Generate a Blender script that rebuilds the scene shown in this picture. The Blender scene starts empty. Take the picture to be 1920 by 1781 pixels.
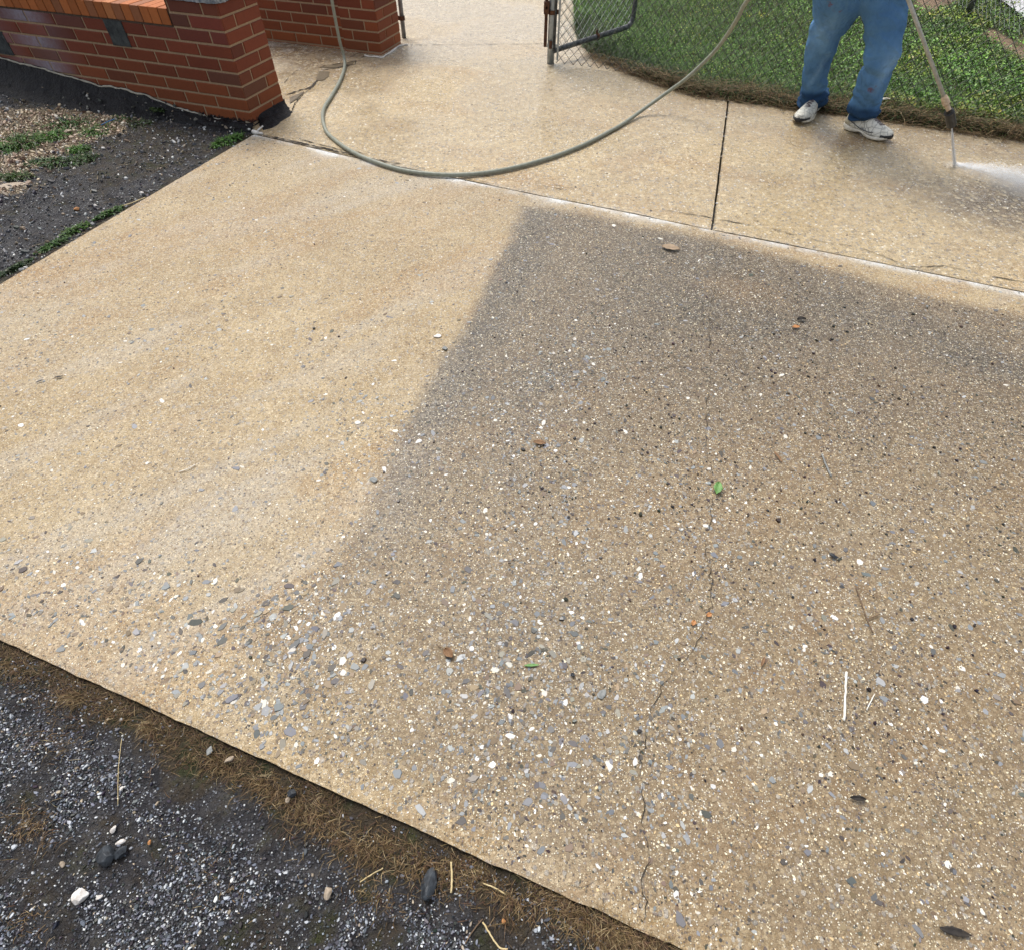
import bpy, bmesh, math, random
import numpy as np
from mathutils import Vector, Matrix
R = math.radians
sc = bpy.context.scene
col = sc.collection
random.seed(7)
rng = np.random.default_rng(11)

# ------------------------------------------------------------------ camera, light, exposure
F, CX, CY, H, P = 1092.0, 960.0, 890.5, 1.5, R(50.1)
cd = bpy.data.cameras.new('camera'); cam = bpy.data.objects.new('camera', cd); col.objects.link(cam)
cam.location = (0, 0, H); cam.rotation_euler = (R(90) - P, 0, 0)
cd.sensor_fit = 'HORIZONTAL'; cd.sensor_width = 36; cd.lens = 36 * F / 1920.0
cd.clip_start = 0.02; cd.clip_end = 500
sc.camera = cam
SUN_EL, SUN_AZ = 58.0, 118.0          # azimuth of the sun from +X, counter-clockwise: behind the wall, a little left
w = bpy.data.worlds.new('World'); sc.world = w; w.use_nodes = True
wn = w.node_tree.nodes; wl = w.node_tree.links
bg = wn['Background']; sky = wn.new('ShaderNodeTexSky'); sky.sky_type = 'NISHITA'; sky.sun_disc = False
sky.sun_elevation = R(SUN_EL); sky.sun_rotation = R(90 - SUN_AZ); sky.dust_density = 4; sky.air_density = 1.2
hs = wn.new('ShaderNodeHueSaturation'); hs.inputs['Saturation'].default_value = 0.35
wl.new(sky.outputs[0], hs.inputs['Color']); wl.new(hs.outputs[0], bg.inputs[0]); bg.inputs[1].default_value = 0.15
sl = bpy.data.lights.new('sun', 'SUN'); sun = bpy.data.objects.new('sun', sl); col.objects.link(sun)
sl.energy = 1.75; sl.angle = R(22); sl.color = (1, 0.95, 0.87)
sdir = Vector((math.cos(R(SUN_EL)) * math.cos(R(SUN_AZ)), math.cos(R(SUN_EL)) * math.sin(R(SUN_AZ)), math.sin(R(SUN_EL))))
sun.rotation_euler = (-sdir).to_track_quat('-Z', 'Y').to_euler()
sc.view_settings.view_transform = 'Standard'; sc.view_settings.look = 'None'
sc.view_settings.exposure = 0.32; sc.view_settings.gamma = 1

# ------------------------------------------------------------------ helpers
cP, sP = math.cos(P), math.sin(P)
def ray(px, py):
    dx = (px - CX) / F; dy = -(py - CY) / F
    return dx, cP + dy * sP, -sP + dy * cP
def G(px, py, z=0.0):                 # where the sight line through a photo point meets height z
    x, y, v = ray(px, py); t = (z - H) / v
    return (x * t, y * t)
def G3(px, py, z=0.0):
    a = G(px, py, z); return (a[0], a[1], z)
def WY(px, py, Y):                    # where it meets the upright plane at distance Y
    x, y, v = ray(px, py); t = Y / y
    return Vector((x * t, Y, H + v * t))
def ppm(p):                           # photo pixels per metre at a world point
    return F / (p[1] * cP - (p[2] - H) * sP)

def hsh(ix, iy, s):
    a = (ix.astype(np.int64) * 374761393 + iy.astype(np.int64) * 668265263 + s * 974634777) & 0xffffffff
    a = ((a ^ (a >> 13)) * 1274126177) & 0xffffffff
    a = a ^ (a >> 16)
    return (a & 0xffffff) / float(0xffffff)
def vn(x, y, s=0):
    x = np.asarray(x, float); y = np.asarray(y, float)
    ix = np.floor(x); iy = np.floor(y); fx = x - ix; fy = y - iy
    fx = fx * fx * (3 - 2 * fx); fy = fy * fy * (3 - 2 * fy)
    a = hsh(ix, iy, s); b = hsh(ix + 1, iy, s); c = hsh(ix, iy + 1, s); d = hsh(ix + 1, iy + 1, s)
    return (a * (1 - fx) + b * fx) * (1 - fy) + (c * (1 - fx) + d * fx) * fy
def fbm(x, y, s=0, o=4):
    r = 0; a = 0.5; t = 0
    for i in range(o):
        r = r + a * vn(x * 2 ** i, y * 2 ** i, s + i); t += a; a *= 0.5
    return r / t
def sstep(a, b, x):
    t = np.clip((x - a) / (b - a), 0, 1); return t * t * (3 - 2 * t)
def segdist(x, y, pts, closed=False):
    d = np.full(np.shape(x), 1e9); n = len(pts)
    for i in range(n if closed else n - 1):
        ax, ay = pts[i]; bx, by = pts[(i + 1) % n]
        L = (bx - ax) ** 2 + (by - ay) ** 2 + 1e-12
        t = np.clip(((x - ax) * (bx - ax) + (y - ay) * (by - ay)) / L, 0, 1)
        d = np.minimum(d, np.hypot(x - ax - t * (bx - ax), y - ay - t * (by - ay)))
    return d
def inside(x, y, pts):
    c = np.zeros(np.shape(x), bool); n = len(pts)
    for i in range(n):
        ax, ay = pts[i]; bx, by = pts[i - 1]
        m = ((ay > y) != (by > y)) & (x < (bx - ax) * (y - ay) / ((by - ay) if by != ay else 1e-9) + ax)
        c ^= m
    return c
def sdf(x, y, pts):                   # positive inside
    d = segdist(x, y, pts, True); return np.where(inside(x, y, pts), d, -d)
def gp(*a): return [G(px, py) for px, py in a]
def blob(x, y, px, py, r, ax=1.0, ang=0.0):
    cx, cy = G(px, py); c, s = math.cos(ang), math.sin(ang)
    u = ((x - cx) * c + (y - cy) * s) / (r * ax); v = (-(x - cx) * s + (y - cy) * c) / r
    return np.exp(-(u * u + v * v))
def lin(r, g=None, b=None):
    f = lambda c: (c / 255) / 12.92 if c / 255 < 0.04045 else ((c / 255 + 0.055) / 1.055) ** 2.4
    return (f(r), f(g), f(b), 1.0)

def link(ob, parent=None):
    col.objects.link(ob)
    if parent is not None: ob.parent = parent
    return ob
def tag(o, label=None, cat=None, group=None, kind=None):
    if label: o['label'] = label
    if cat: o['category'] = cat
    if group: o['group'] = group
    if kind: o['kind'] = kind
    return o
def empty(name, loc=(0, 0, 0), rz=0.0):
    e = bpy.data.objects.new(name, None); e.empty_display_size = 0.1
    e.location = loc; e.rotation_euler = (0, 0, rz); return link(e)
def npmesh(name, V, Fc, mat, parent=None, smooth=False, attrs=None, colr=None):
    V = np.asarray(V, np.float32); Fc = np.asarray(Fc, np.int32)
    me = bpy.data.meshes.new(name); k = Fc.shape[1]; n = len(Fc)
    me.vertices.add(len(V)); me.vertices.foreach_set('co', V.ravel())
    me.loops.add(n * k); me.loops.foreach_set('vertex_index', Fc.ravel())
    me.polygons.add(n); me.polygons.foreach_set('loop_start', np.arange(0, n * k, k, dtype=np.int32))
    me.polygons.foreach_set('loop_total', np.full(n, k, np.int32))
    me.polygons.foreach_set('use_smooth', np.full(n, smooth, bool))
    me.update(calc_edges=True)
    if attrs:
        for an, av in attrs.items():
            at = me.attributes.new(an, 'FLOAT', 'POINT'); at.data.foreach_set('value', np.asarray(av, np.float32).ravel())
    if colr is not None:
        at = me.attributes.new('tint', 'FLOAT_COLOR', 'POINT')
        c = np.ones((len(V), 4), np.float32); c[:, :3] = colr; at.data.foreach_set('color', c.ravel())
    me.materials.append(mat)
    return link(bpy.data.objects.new(name, me), parent)
class MB:
    def __init__(s): s.v = []; s.f = []; s.c = []
    def add(s, vs, fs, c=(1, 1, 1)):
        o = len(s.v); s.v += [tuple(p) for p in vs]; s.f += [tuple(i + o for i in f) for f in fs]; s.c += [c] * len(vs)
    def tube(s, pts, r, n=8, c=(1, 1, 1), cap=True):
        pts = [Vector(p) for p in pts]; m = len(pts)
        rr = r if hasattr(r, '__len__') else [r] * m
        t0 = (pts[1] - pts[0]).normalized(); up = Vector((0, 0, 1)) if abs(t0.z) < 0.9 else Vector((1, 0, 0))
        nn = t0.cross(up).normalized(); vs = []; fs = []
        for i, p in enumerate(pts):
            t = (pts[min(i + 1, m - 1)] - pts[max(i - 1, 0)]).normalized()
            nn = (nn - t * nn.dot(t)).normalized(); b = t.cross(nn)
            for k in range(n):
                a = 2 * math.pi * k / n; vs.append(p + (nn * math.cos(a) + b * math.sin(a)) * rr[i])
        for i in range(m - 1):
            for k in range(n):
                a = i * n + k; b2 = i * n + (k + 1) % n; fs.append((a, b2, b2 + n, a + n))
        if cap: fs.append(tuple(range(n - 1, -1, -1))); fs.append(tuple((m - 1) * n + k for k in range(n)))
        s.add(vs, fs, c)
    def loft(s, rings, c=(1, 1, 1), cap=True):
        n = len(rings[0]); vs = [p for r_ in rings for p in r_]; fs = []
        for i in range(len(rings) - 1):
            for k in range(n):
                a = i * n + k; b = i * n + (k + 1) % n; fs.append((a, b, b + n, a + n))
        if cap:
            fs.append(tuple(range(n - 1, -1, -1))); fs.append(tuple((len(rings) - 1) * n + k for k in range(n)))
        s.add(vs, fs, c)
    def box(s, o, ax, ay, az, c=(1, 1, 1)):
        o = Vector(o); ax = Vector(ax); ay = Vector(ay); az = Vector(az)
        vs = [o, o + ax, o + ax + ay, o + ay, o + az, o + ax + az, o + ax + ay + az, o + ay + az]
        s.add(vs, [(0, 3, 2, 1), (4, 5, 6, 7), (0, 1, 5, 4), (1, 2, 6, 5), (2, 3, 7, 6), (3, 0, 4, 7)], c)
    def build(s, name, mat, parent=None, smooth=False):
        me = bpy.data.meshes.new(name); me.from_pydata(s.v, [], s.f); me.update()
        at = me.attributes.new('tint', 'FLOAT_COLOR', 'POINT')
        at.data.foreach_set('color', np.array([tuple(c[:3]) + (1,) for c in s.c], np.float32).ravel())
        if smooth:
            for p in me.polygons: p.use_smooth = True
        bm = bmesh.new(); bm.from_mesh(me); bmesh.ops.recalc_face_normals(bm, faces=bm.faces); bm.to_mesh(me); bm.free()
        me.materials.append(mat)
        return link(bpy.data.objects.new(name, me), parent)
def catmull(pts, n=8):
    pts = [Vector(p) for p in pts]; q = [2 * pts[0] - pts[1]] + pts + [2 * pts[-1] - pts[-2]]; out = []
    for i in range(1, len(q) - 2):
        a, b, c, d = q[i - 1], q[i], q[i + 1], q[i + 2]
        for k in range(n):
            t = k / n
            out.append(0.5 * ((2 * b) + (c - a) * t + (2 * a - 5 * b + 4 * c - d) * t * t + (3 * b - a - 3 * c + d) * t ** 3))
    out.append(q[-2]); return out

# ------------------------------------------------------------------ material helpers
class N:
    def __init__(s, name):
        s.m = bpy.data.materials.new(name); s.m.use_nodes = True; s.t = s.m.node_tree
        s.b = s.t.nodes['Principled BSDF']; s.tc = s.t.nodes.new('ShaderNodeTexCoord'); s.P = s.tc.outputs['Object']
    def L(s, a, b): s.t.links.new(a, b)
    def put(s, inp, v):
        if hasattr(v, 'is_linked') or isinstance(v, bpy.types.NodeSocket): s.L(v, inp)
        else: inp.default_value = v
    def attr(s, n, colr=False):
        a = s.t.nodes.new('ShaderNodeAttribute'); a.attribute_name = n; return a.outputs['Color' if colr else 'Fac']
    def noise(s, sc_, det=4, rough=0.6, dist=0.0, vec=None, colr=False):
        n = s.t.nodes.new('ShaderNodeTexNoise'); s.put(n.inputs['Vector'], vec or s.P); n.inputs['Scale'].default_value = sc_
        n.inputs['Detail'].default_value = det; n.inputs['Roughness'].default_value = rough; n.inputs['Distortion'].default_value = dist
        return n.outputs['Color' if colr else 'Fac']
    def vor(s, sc_, vec=None, feat='F1', rnd=1.0):
        n = s.t.nodes.new('ShaderNodeTexVoronoi'); n.feature = feat; s.put(n.inputs['Vector'], vec or s.P)
        n.inputs['Scale'].default_value = sc_; n.inputs['Randomness'].default_value = rnd; return n
    def math(s, op, a, b=0.0, c=0.0, clamp=False):
        n = s.t.nodes.new('ShaderNodeMath'); n.operation = op; n.use_clamp = clamp
        s.put(n.inputs[0], a); s.put(n.inputs[1], b); s.put(n.inputs[2], c); return n.outputs[0]
    def mix(s, f, a, b, mode='MIX'):
        n = s.t.nodes.new('ShaderNodeMix'); n.data_type = 'RGBA'; n.blend_type = mode
        s.put(n.inputs['Factor'], f); s.put(n.inputs['A'], a); s.put(n.inputs['B'], b)
        return n.outputs['Result']
    def rng(s, v, a, b, c=0.0, d=1.0):
        n = s.t.nodes.new('ShaderNodeMapRange'); s.put(n.inputs[0], v)
        for i, k in enumerate((a, b, c, d)): s.put(n.inputs[i + 1], k)
        return n.outputs[0]
    def ramp(s, v, stops, interp='LINEAR'):
        n = s.t.nodes.new('ShaderNodeValToRGB'); s.put(n.inputs[0], v); e = n.color_ramp; e.interpolation = interp
        while len(e.elements) < len(stops): e.elements.new(0.5)
        for i, (p, c) in enumerate(stops): e.elements[i].position = p; e.elements[i].color = c
        return n.outputs[0]
    def bump(s, h, strength=0.5, dist=0.002, nrm=None):
        n = s.t.nodes.new('ShaderNodeBump'); s.put(n.inputs['Height'], h); n.inputs['Strength'].default_value = strength
        n.inputs['Distance'].default_value = dist
        if nrm is not None: s.L(nrm, n.inputs['Normal'])
        return n.outputs[0]
    def out(s, colr=None, rough=None, nrm=None, spec=None, metal=None):
        if colr is not None: s.put(s.b.inputs['Base Color'], colr)
        if rough is not None: s.put(s.b.inputs['Roughness'], rough)
        if nrm is not None: s.L(nrm, s.b.inputs['Normal'])
        if spec is not None: s.put(s.b.inputs['Specular IOR Level'], spec)
        if metal is not None: s.put(s.b.inputs['Metallic'], metal)
        return s.m
def c4(*a): return tuple(a) + (1.0,)

# concrete with exposed sand; masks come as point attributes of the slab meshes
def concrete_mat(name, warm=1.0, stain_len=0.0):
    n = N(name)
    big = n.noise(1.7, 5, 0.62); mid = n.noise(9, 5, 0.65); wob = n.noise(60, 3, 0.6)
    base = n.ramp(big, [(0.34, c4(0.285 * warm, 0.188, 0.076)), (0.5, c4(0.395, 0.278, 0.125)), (0.66, c4(0.51, 0.385, 0.205))])
    base = n.mix(n.rng(mid, 0.42, 0.68, 0, 0.55), base, c4(0.25, 0.165, 0.085))
    coarse = n.noise(38, 4, 0.7); base = n.mix(n.rng(coarse, 0.40, 0.66, 0.0, 0.40), base, c4(0.50, 0.40, 0.26))
    dirt = n.attr('dirt'); grey = n.attr('grey'); white = n.attr('white'); rust = n.attr('rust')
    fade = n.attr('pale')
    if stain_len: base = n.mix(0.50, base, c4(0.66, 0.49, 0.235))
    base = n.mix(fade, base, c4(0.45, 0.395, 0.32) if not stain_len else c4(0.56, 0.49, 0.40))
    dn = n.math('MULTIPLY_ADD', n.math('SUBTRACT', mid, 0.5), 0.45, dirt)
    dn = n.rng(n.math('MULTIPLY_ADD', n.math('SUBTRACT', wob, 0.5), 0.35, dn), 0.18, 0.82)
    dcol = n.mix(n.rng(mid, 0.3, 0.7), c4(0.098, 0.070, 0.042), c4(0.205, 0.144, 0.084))
    base = n.mix(dn, base, dcol)
    gn = n.math('MULTIPLY', grey, n.rng(n.math('MULTIPLY_ADD', wob, 0.4, mid), 0.45, 0.85, 0.55, 1.1))
    base = n.mix(gn, base, n.mix(n.rng(mid, 0.35, 0.7), c4(0.030, 0.027, 0.024), c4(0.072, 0.062, 0.052)))
    base = n.mix(n.math('MULTIPLY', rust, n.rng(mid, 0.3, 0.7, 0.4, 1.0)), base, c4(0.33, 0.175, 0.055))
    # fine sand, three sizes
    P2 = n.t.nodes.new('ShaderNodeVectorMath'); P2.operation = 'ADD'
    nz = n.noise(140, 2, 0.5, colr=True); sc2 = n.t.nodes.new('ShaderNodeVectorMath'); sc2.operation = 'SCALE'; sc2.inputs['Scale'].default_value = 0.004
    n.L(nz, sc2.inputs[0]); n.L(n.P, P2.inputs[0]); n.L(sc2.outputs[0], P2.inputs[1]); WP = P2.outputs[0]
    def grain(scale, lo, hi, thr, rad, colA, colB, k):
        v = n.vor(scale, WP); s_ = n.t.nodes.new('ShaderNodeSeparateColor'); n.L(v.outputs['Color'], s_.inputs[0])
        sel = n.math('GREATER_THAN', s_.outputs[0], thr)
        shp = n.rng(v.outputs['Distance'], rad, rad * 0.75)
        m = n.math('MULTIPLY', n.math('MULTIPLY', sel, shp), k, clamp=True)
        return m, n.mix(s_.outputs[1], colA, colB), s_.outputs[2], v.outputs['Distance']
    dk = n.math('MULTIPLY', n.math('MAXIMUM', dn, gn), 0.78, clamp=True)
    m0, c0, r0, dd0 = grain(400, 0, 0, 0.30, 0.60, c4(0.20, 0.13, 0.065), c4(0.78, 0.66, 0.46), 0.62)
    base = n.mix(m0, base, n.mix(dk, c0, n.mix(1.0, c0, base, 'MULTIPLY')))
    base = n.mix(n.math('MULTIPLY', dk, n.math('MULTIPLY', m0, 0.25)), base, c4(0.40, 0.34, 0.24))
    mc, cc_, rc, ddc = grain(118, 0, 0, 0.30, 0.60, c4(0.17, 0.10, 0.045), c4(0.82, 0.68, 0.46), 0.50)
    md, cd_, rd_, ddd = grain(52, 0, 0, 0.25, 0.62, c4(0.21, 0.135, 0.07), c4(0.66, 0.53, 0.35), 0.26); base = n.mix(n.math('MULTIPLY', md, n.math('SUBTRACT', 1.0, n.math('MULTIPLY', dk, 0.6))), base, cd_)
    base = n.mix(n.math('MULTIPLY', mc, n.math('SUBTRACT', 1.0, n.math('MULTIPLY', dk, 0.75))), base, cc_)
    if stain_len:
        me_, ce_, re_, de_ = grain(34, 0, 0, 0.30, 0.55, c4(0.17, 0.11, 0.05), c4(0.90, 0.76, 0.50), 0.42); base = n.mix(me_, base, ce_)
        mf_, cf_, rf_, df_ = grain(46, 0, 0, 0.74, 0.44, c4(0.13, 0.11, 0.10), c4(0.40, 0.37, 0.34), 0.72); base = n.mix(mf_, base, cf_)
        mg_, cg_, rg_, dg_ = grain(60, 0, 0, 0.86, 0.38, c4(0.75, 0.66, 0.46), c4(0.92, 0.90, 0.84), 0.8); base = n.mix(mg_, base, cg_)
    else:
        me_, ce_, re_, de_ = grain(40, 0, 0, 0.86, 0.40, c4(0.30, 0.27, 0.24), c4(0.50, 0.46, 0.42), 0.5); base = n.mix(n.math('MULTIPLY', me_, n.math('SUBTRACT', 1.0, dk)), base, ce_)
    m1, c1, r1, dd1 = grain(210, 0, 0, 0.70, 0.45, c4(0.70, 0.58, 0.36), c4(0.88, 0.83, 0.72), 0.8)
    base = n.mix(m1, base, c1)
    m2, c2, r2, dd2 = grain(150, 0, 0, 0.80, 0.46, c4(0.07, 0.055, 0.045), c4(0.30, 0.25, 0.22), 0.75)
    base = n.mix(m2, base, c2)
    m3, c3, r3, dd3 = grain(78, 0, 0, 0.86, 0.46, c4(0.22, 0.215, 0.21), c4(0.50, 0.47, 0.42), 0.65)
    base = n.mix(m3, base, c3)
    wn_ = n.math('MULTIPLY', white, n.rng(n.math('MULTIPLY_ADD', wob, 0.6, mid), 0.55, 1.0, 0.15, 1.25), clamp=True)
    base = n.mix(wn_, base, c4(0.72, 0.72, 0.70))
    base = n.mix(n.math('MULTIPLY', n.rng(n.noise(260, 3, .75), .52, .66), .62), base, n.mix(.72, base, c4(0.02, .014, .008)))
    h = n.math('MULTIPLY_ADD', m1, 0.6, n.math('MULTIPLY', m0, 0.35)); h = n.math('MULTIPLY_ADD', wob, 0.8 - 0.6 * stain_len, h)
    h = n.math('MULTIPLY_ADD', m3, 0.5, h)
    nr = n.bump(h, 1.0, 0.0032)
    wet = n.attr('wet'); rough = n.math('SUBTRACT', n.rng(mid, 0.3, 0.7, 0.62, 0.85), n.math('MULTIPLY', wet, 0.52))
    return n.out(base, rough, nr, 0.5)
M_slab = concrete_mat('driveway_concrete')
M_walk = concrete_mat('walk_concrete', 1.06, 1.0)

def tint_mat(name, rough=0.6, nscale=60, amt=0.25, bump=0.3, bdist=0.002, spec=0.4, metal=0.0, dark=(0.02, 0.02, 0.02)):
    n = N(name); c = n.attr('tint', True); z = n.noise(nscale, 5, 0.65)
    c = n.mix(n.rng(z, 0.35, 0.75, 0, amt), c, c4(*dark))
    return n.out(c, rough, n.bump(z, bump, bdist), spec, metal)
def plain_mat(name, a, b, nscale=40, rough=0.6, bump=0.3, bdist=0.002, spec=0.4, metal=0.0, lo=0.35, hi=0.7):
    n = N(name); z = n.noise(nscale, 5, 0.65); c = n.mix(n.rng(z, lo, hi), c4(*a), c4(*b))
    return n.out(c, rough, n.bump(z, bump, bdist), spec, metal)
M_stone = tint_mat('aggregate_stone', 0.55, 260, 0.25, 0.25, 0.001, 0.5, dark=(0.15, 0.14, 0.12))
M_gravel = tint_mat('gravel_chip', 0.5, 260, 0.3, 0.3, 0.001, 0.5)
M_bead = tint_mat('tar_bead', 0.3, 300, 0.1, 0.2, 0.001, 0.6)
M_leaf = tint_mat('leaf', 0.5, 120, 0.25, 0.1, 0.001, 0.4, dark=(0.02, 0.04, 0.01))
M_straw = tint_mat('dead_grass', 0.75, 90, 0.35, 0.1, 0.001, 0.2, dark=(0.05, 0.03, 0.01))
M_crack = plain_mat('crack_shadow', (0.02, 0.016, 0.012), (0.06, 0.048, 0.035), 200, 0.9, 0.5)
M_tar = plain_mat('tar', (0.0018, 0.002, 0.003), (0.008, 0.0085, 0.013), 28, 0.5, 1.0, 0.02, 0.22)
M_mortar = plain_mat('mortar', (0.31, 0.205, 0.125), (0.46, 0.33, 0.215), 120, 0.9, 0.6)
M_rim = plain_mat('mortar_rim', (0.30, 0.28, 0.23), (0.5, 0.47, 0.40), 80, 0.9, 0.6)
M_white = plain_mat('white_cement', (0.60, 0.57, 0.52), (0.82, 0.80, 0.77), 90, 0.85, 0.8, 0.004)
M_galv = plain_mat('galvanised_steel', (0.26, 0.29, 0.31), (0.42, 0.45, 0.46), 30, 0.42, 0.1, 0.001, 0.5, 0.55)
M_dkpipe = plain_mat('weathered_pipe', (0.035, 0.04, 0.048), (0.14, 0.145, 0.15), 38, 0.55, 0.3, 0.001, 0.5, 0.3)
M_rust = plain_mat('rusted_steel', (0.045, 0.022, 0.018), (0.15, 0.065, 0.03), 50, 0.8, 0.5, 0.001, 0.3)
M_wire = plain_mat('fence_wire', (0.035, 0.040, 0.036), (0.12, 0.13, 0.115), 20, 0.5, 0.1, 0.0005, 0.5, 0.5)
M_wire2 = plain_mat('gate_wire', (0.30, 0.34, 0.31), (0.46, 0.50, 0.46), 20, 0.5, 0.1, 0.0005, 0.5, 0.3)
M_hose = plain_mat('hose_rubber', (0.205, 0.22, 0.18), (0.31, 0.325, 0.265), 55, 0.5, 0.15, 0.001, 0.4)
M_lance = plain_mat('lance_steel', (0.34, 0.335, 0.29), (0.52, 0.51, 0.45), 60, 0.4, 0.1, 0.001, 0.5, 0.0)
M_brass = plain_mat('brass', (0.42, 0.30, 0.19), (0.66, 0.52, 0.38), 90, 0.45, 0.2, 0.001, 0.5, 0.0)
M_black = plain_mat('black_plastic', (0.008, 0.009, 0.01), (0.02, 0.02, 0.022), 90, 0.45, 0.1, 0.001, 0.5)
M_slate = plain_mat('slate', (0.018, 0.022, 0.026), (0.085, 0.095, 0.095), 22, 0.7, 0.9, 0.006, 0.4)
M_cap = plain_mat('blue_grey_stone', (0.10, 0.12, 0.15), (0.42, 0.45, 0.48), 45, 0.75, 0.9, 0.006, 0.4)

def brick_mat(name, stains=True):
    n = N(name); c = n.attr('tint', True); z = n.noise(45, 6, 0.7); f = n.noise(320, 3, 0.6)
    c = n.mix(n.rng(z, 0.45, 0.8, 0, 0.5), c, n.mix(0.45, c, c4(0.05, 0.012, 0.008)))
    c = n.mix(n.rng(f, 0.5, 0.8, 0, 0.25), c, c4(0.30, 0.12, 0.07))
    if stains:
        b = n.attr('streak'); c = n.mix(n.math('MULTIPLY', b, n.rng(z, 0.3, 0.7, 0.4, 0.9)), c, c4(0.36, 0.37, 0.46))
        k = n.attr('tarred'); c = n.mix(n.rng(n.math('ADD', k, z), 0.95, 1.05), c, c4(0.006, 0.006, 0.008))
    return n.out(c, 0.75, n.bump(n.math('MULTIPLY_ADD', f, 0.5, z), 0.5, 0.003), 0.3)
M_brick = brick_mat('brick_face')
M_brick2 = brick_mat('brick_face_far', False)

# ------------------------------------------------------------------ key outlines
JOINT = gp((475, 251), (560, 271), (640, 290), (750, 313), (860, 335), (1000, 364), (1170, 397), (1335, 431), (1640, 491), (1920, 548))
d = (JOINT[-1][0] - JOINT[-3][0], JOINT[-1][1] - JOINT[-3][1]); q = math.hypot(*d)
JOINT.append((JOINT[-1][0] + d[0] / q * 3.2, JOINT[-1][1] + d[1] / q * 3.2))
L0, L1 = G(475, 252), G(0, 531); B0, B1 = G(0, 1199), G(1270, 1775)
def isect(a, b, c, e):
    r = (b[0] - a[0], b[1] - a[1]); s = (e[0] - c[0], e[1] - c[1]); D = r[0] * s[1] - r[1] * s[0]
    t = ((c[0] - a[0]) * s[1] - (c[1] - a[1]) * s[0]) / D; return (a[0] + t * r[0], a[1] + t * r[1])
CORN = isect(L0, L1, B0, B1)
bdir = ((B1[0] - B0[0]), (B1[1] - B0[1])); q = math.hypot(*bdir); bdir = (bdir[0] / q, bdir[1] / q)
BEND = (CORN[0] + bdir[0] * 8.0, CORN[1] + bdir[1] * 8.0)
def along(poly, u):                     # points at arc fraction u (array)
    p = np.array(poly); s = np.r_[0, np.cumsum(np.hypot(*np.diff(p, axis=0).T))]; s = s / s[-1]
    return np.stack([np.interp(u, s, p[:, 0]), np.interp(u, s, p[:, 1])], -1)

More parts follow.
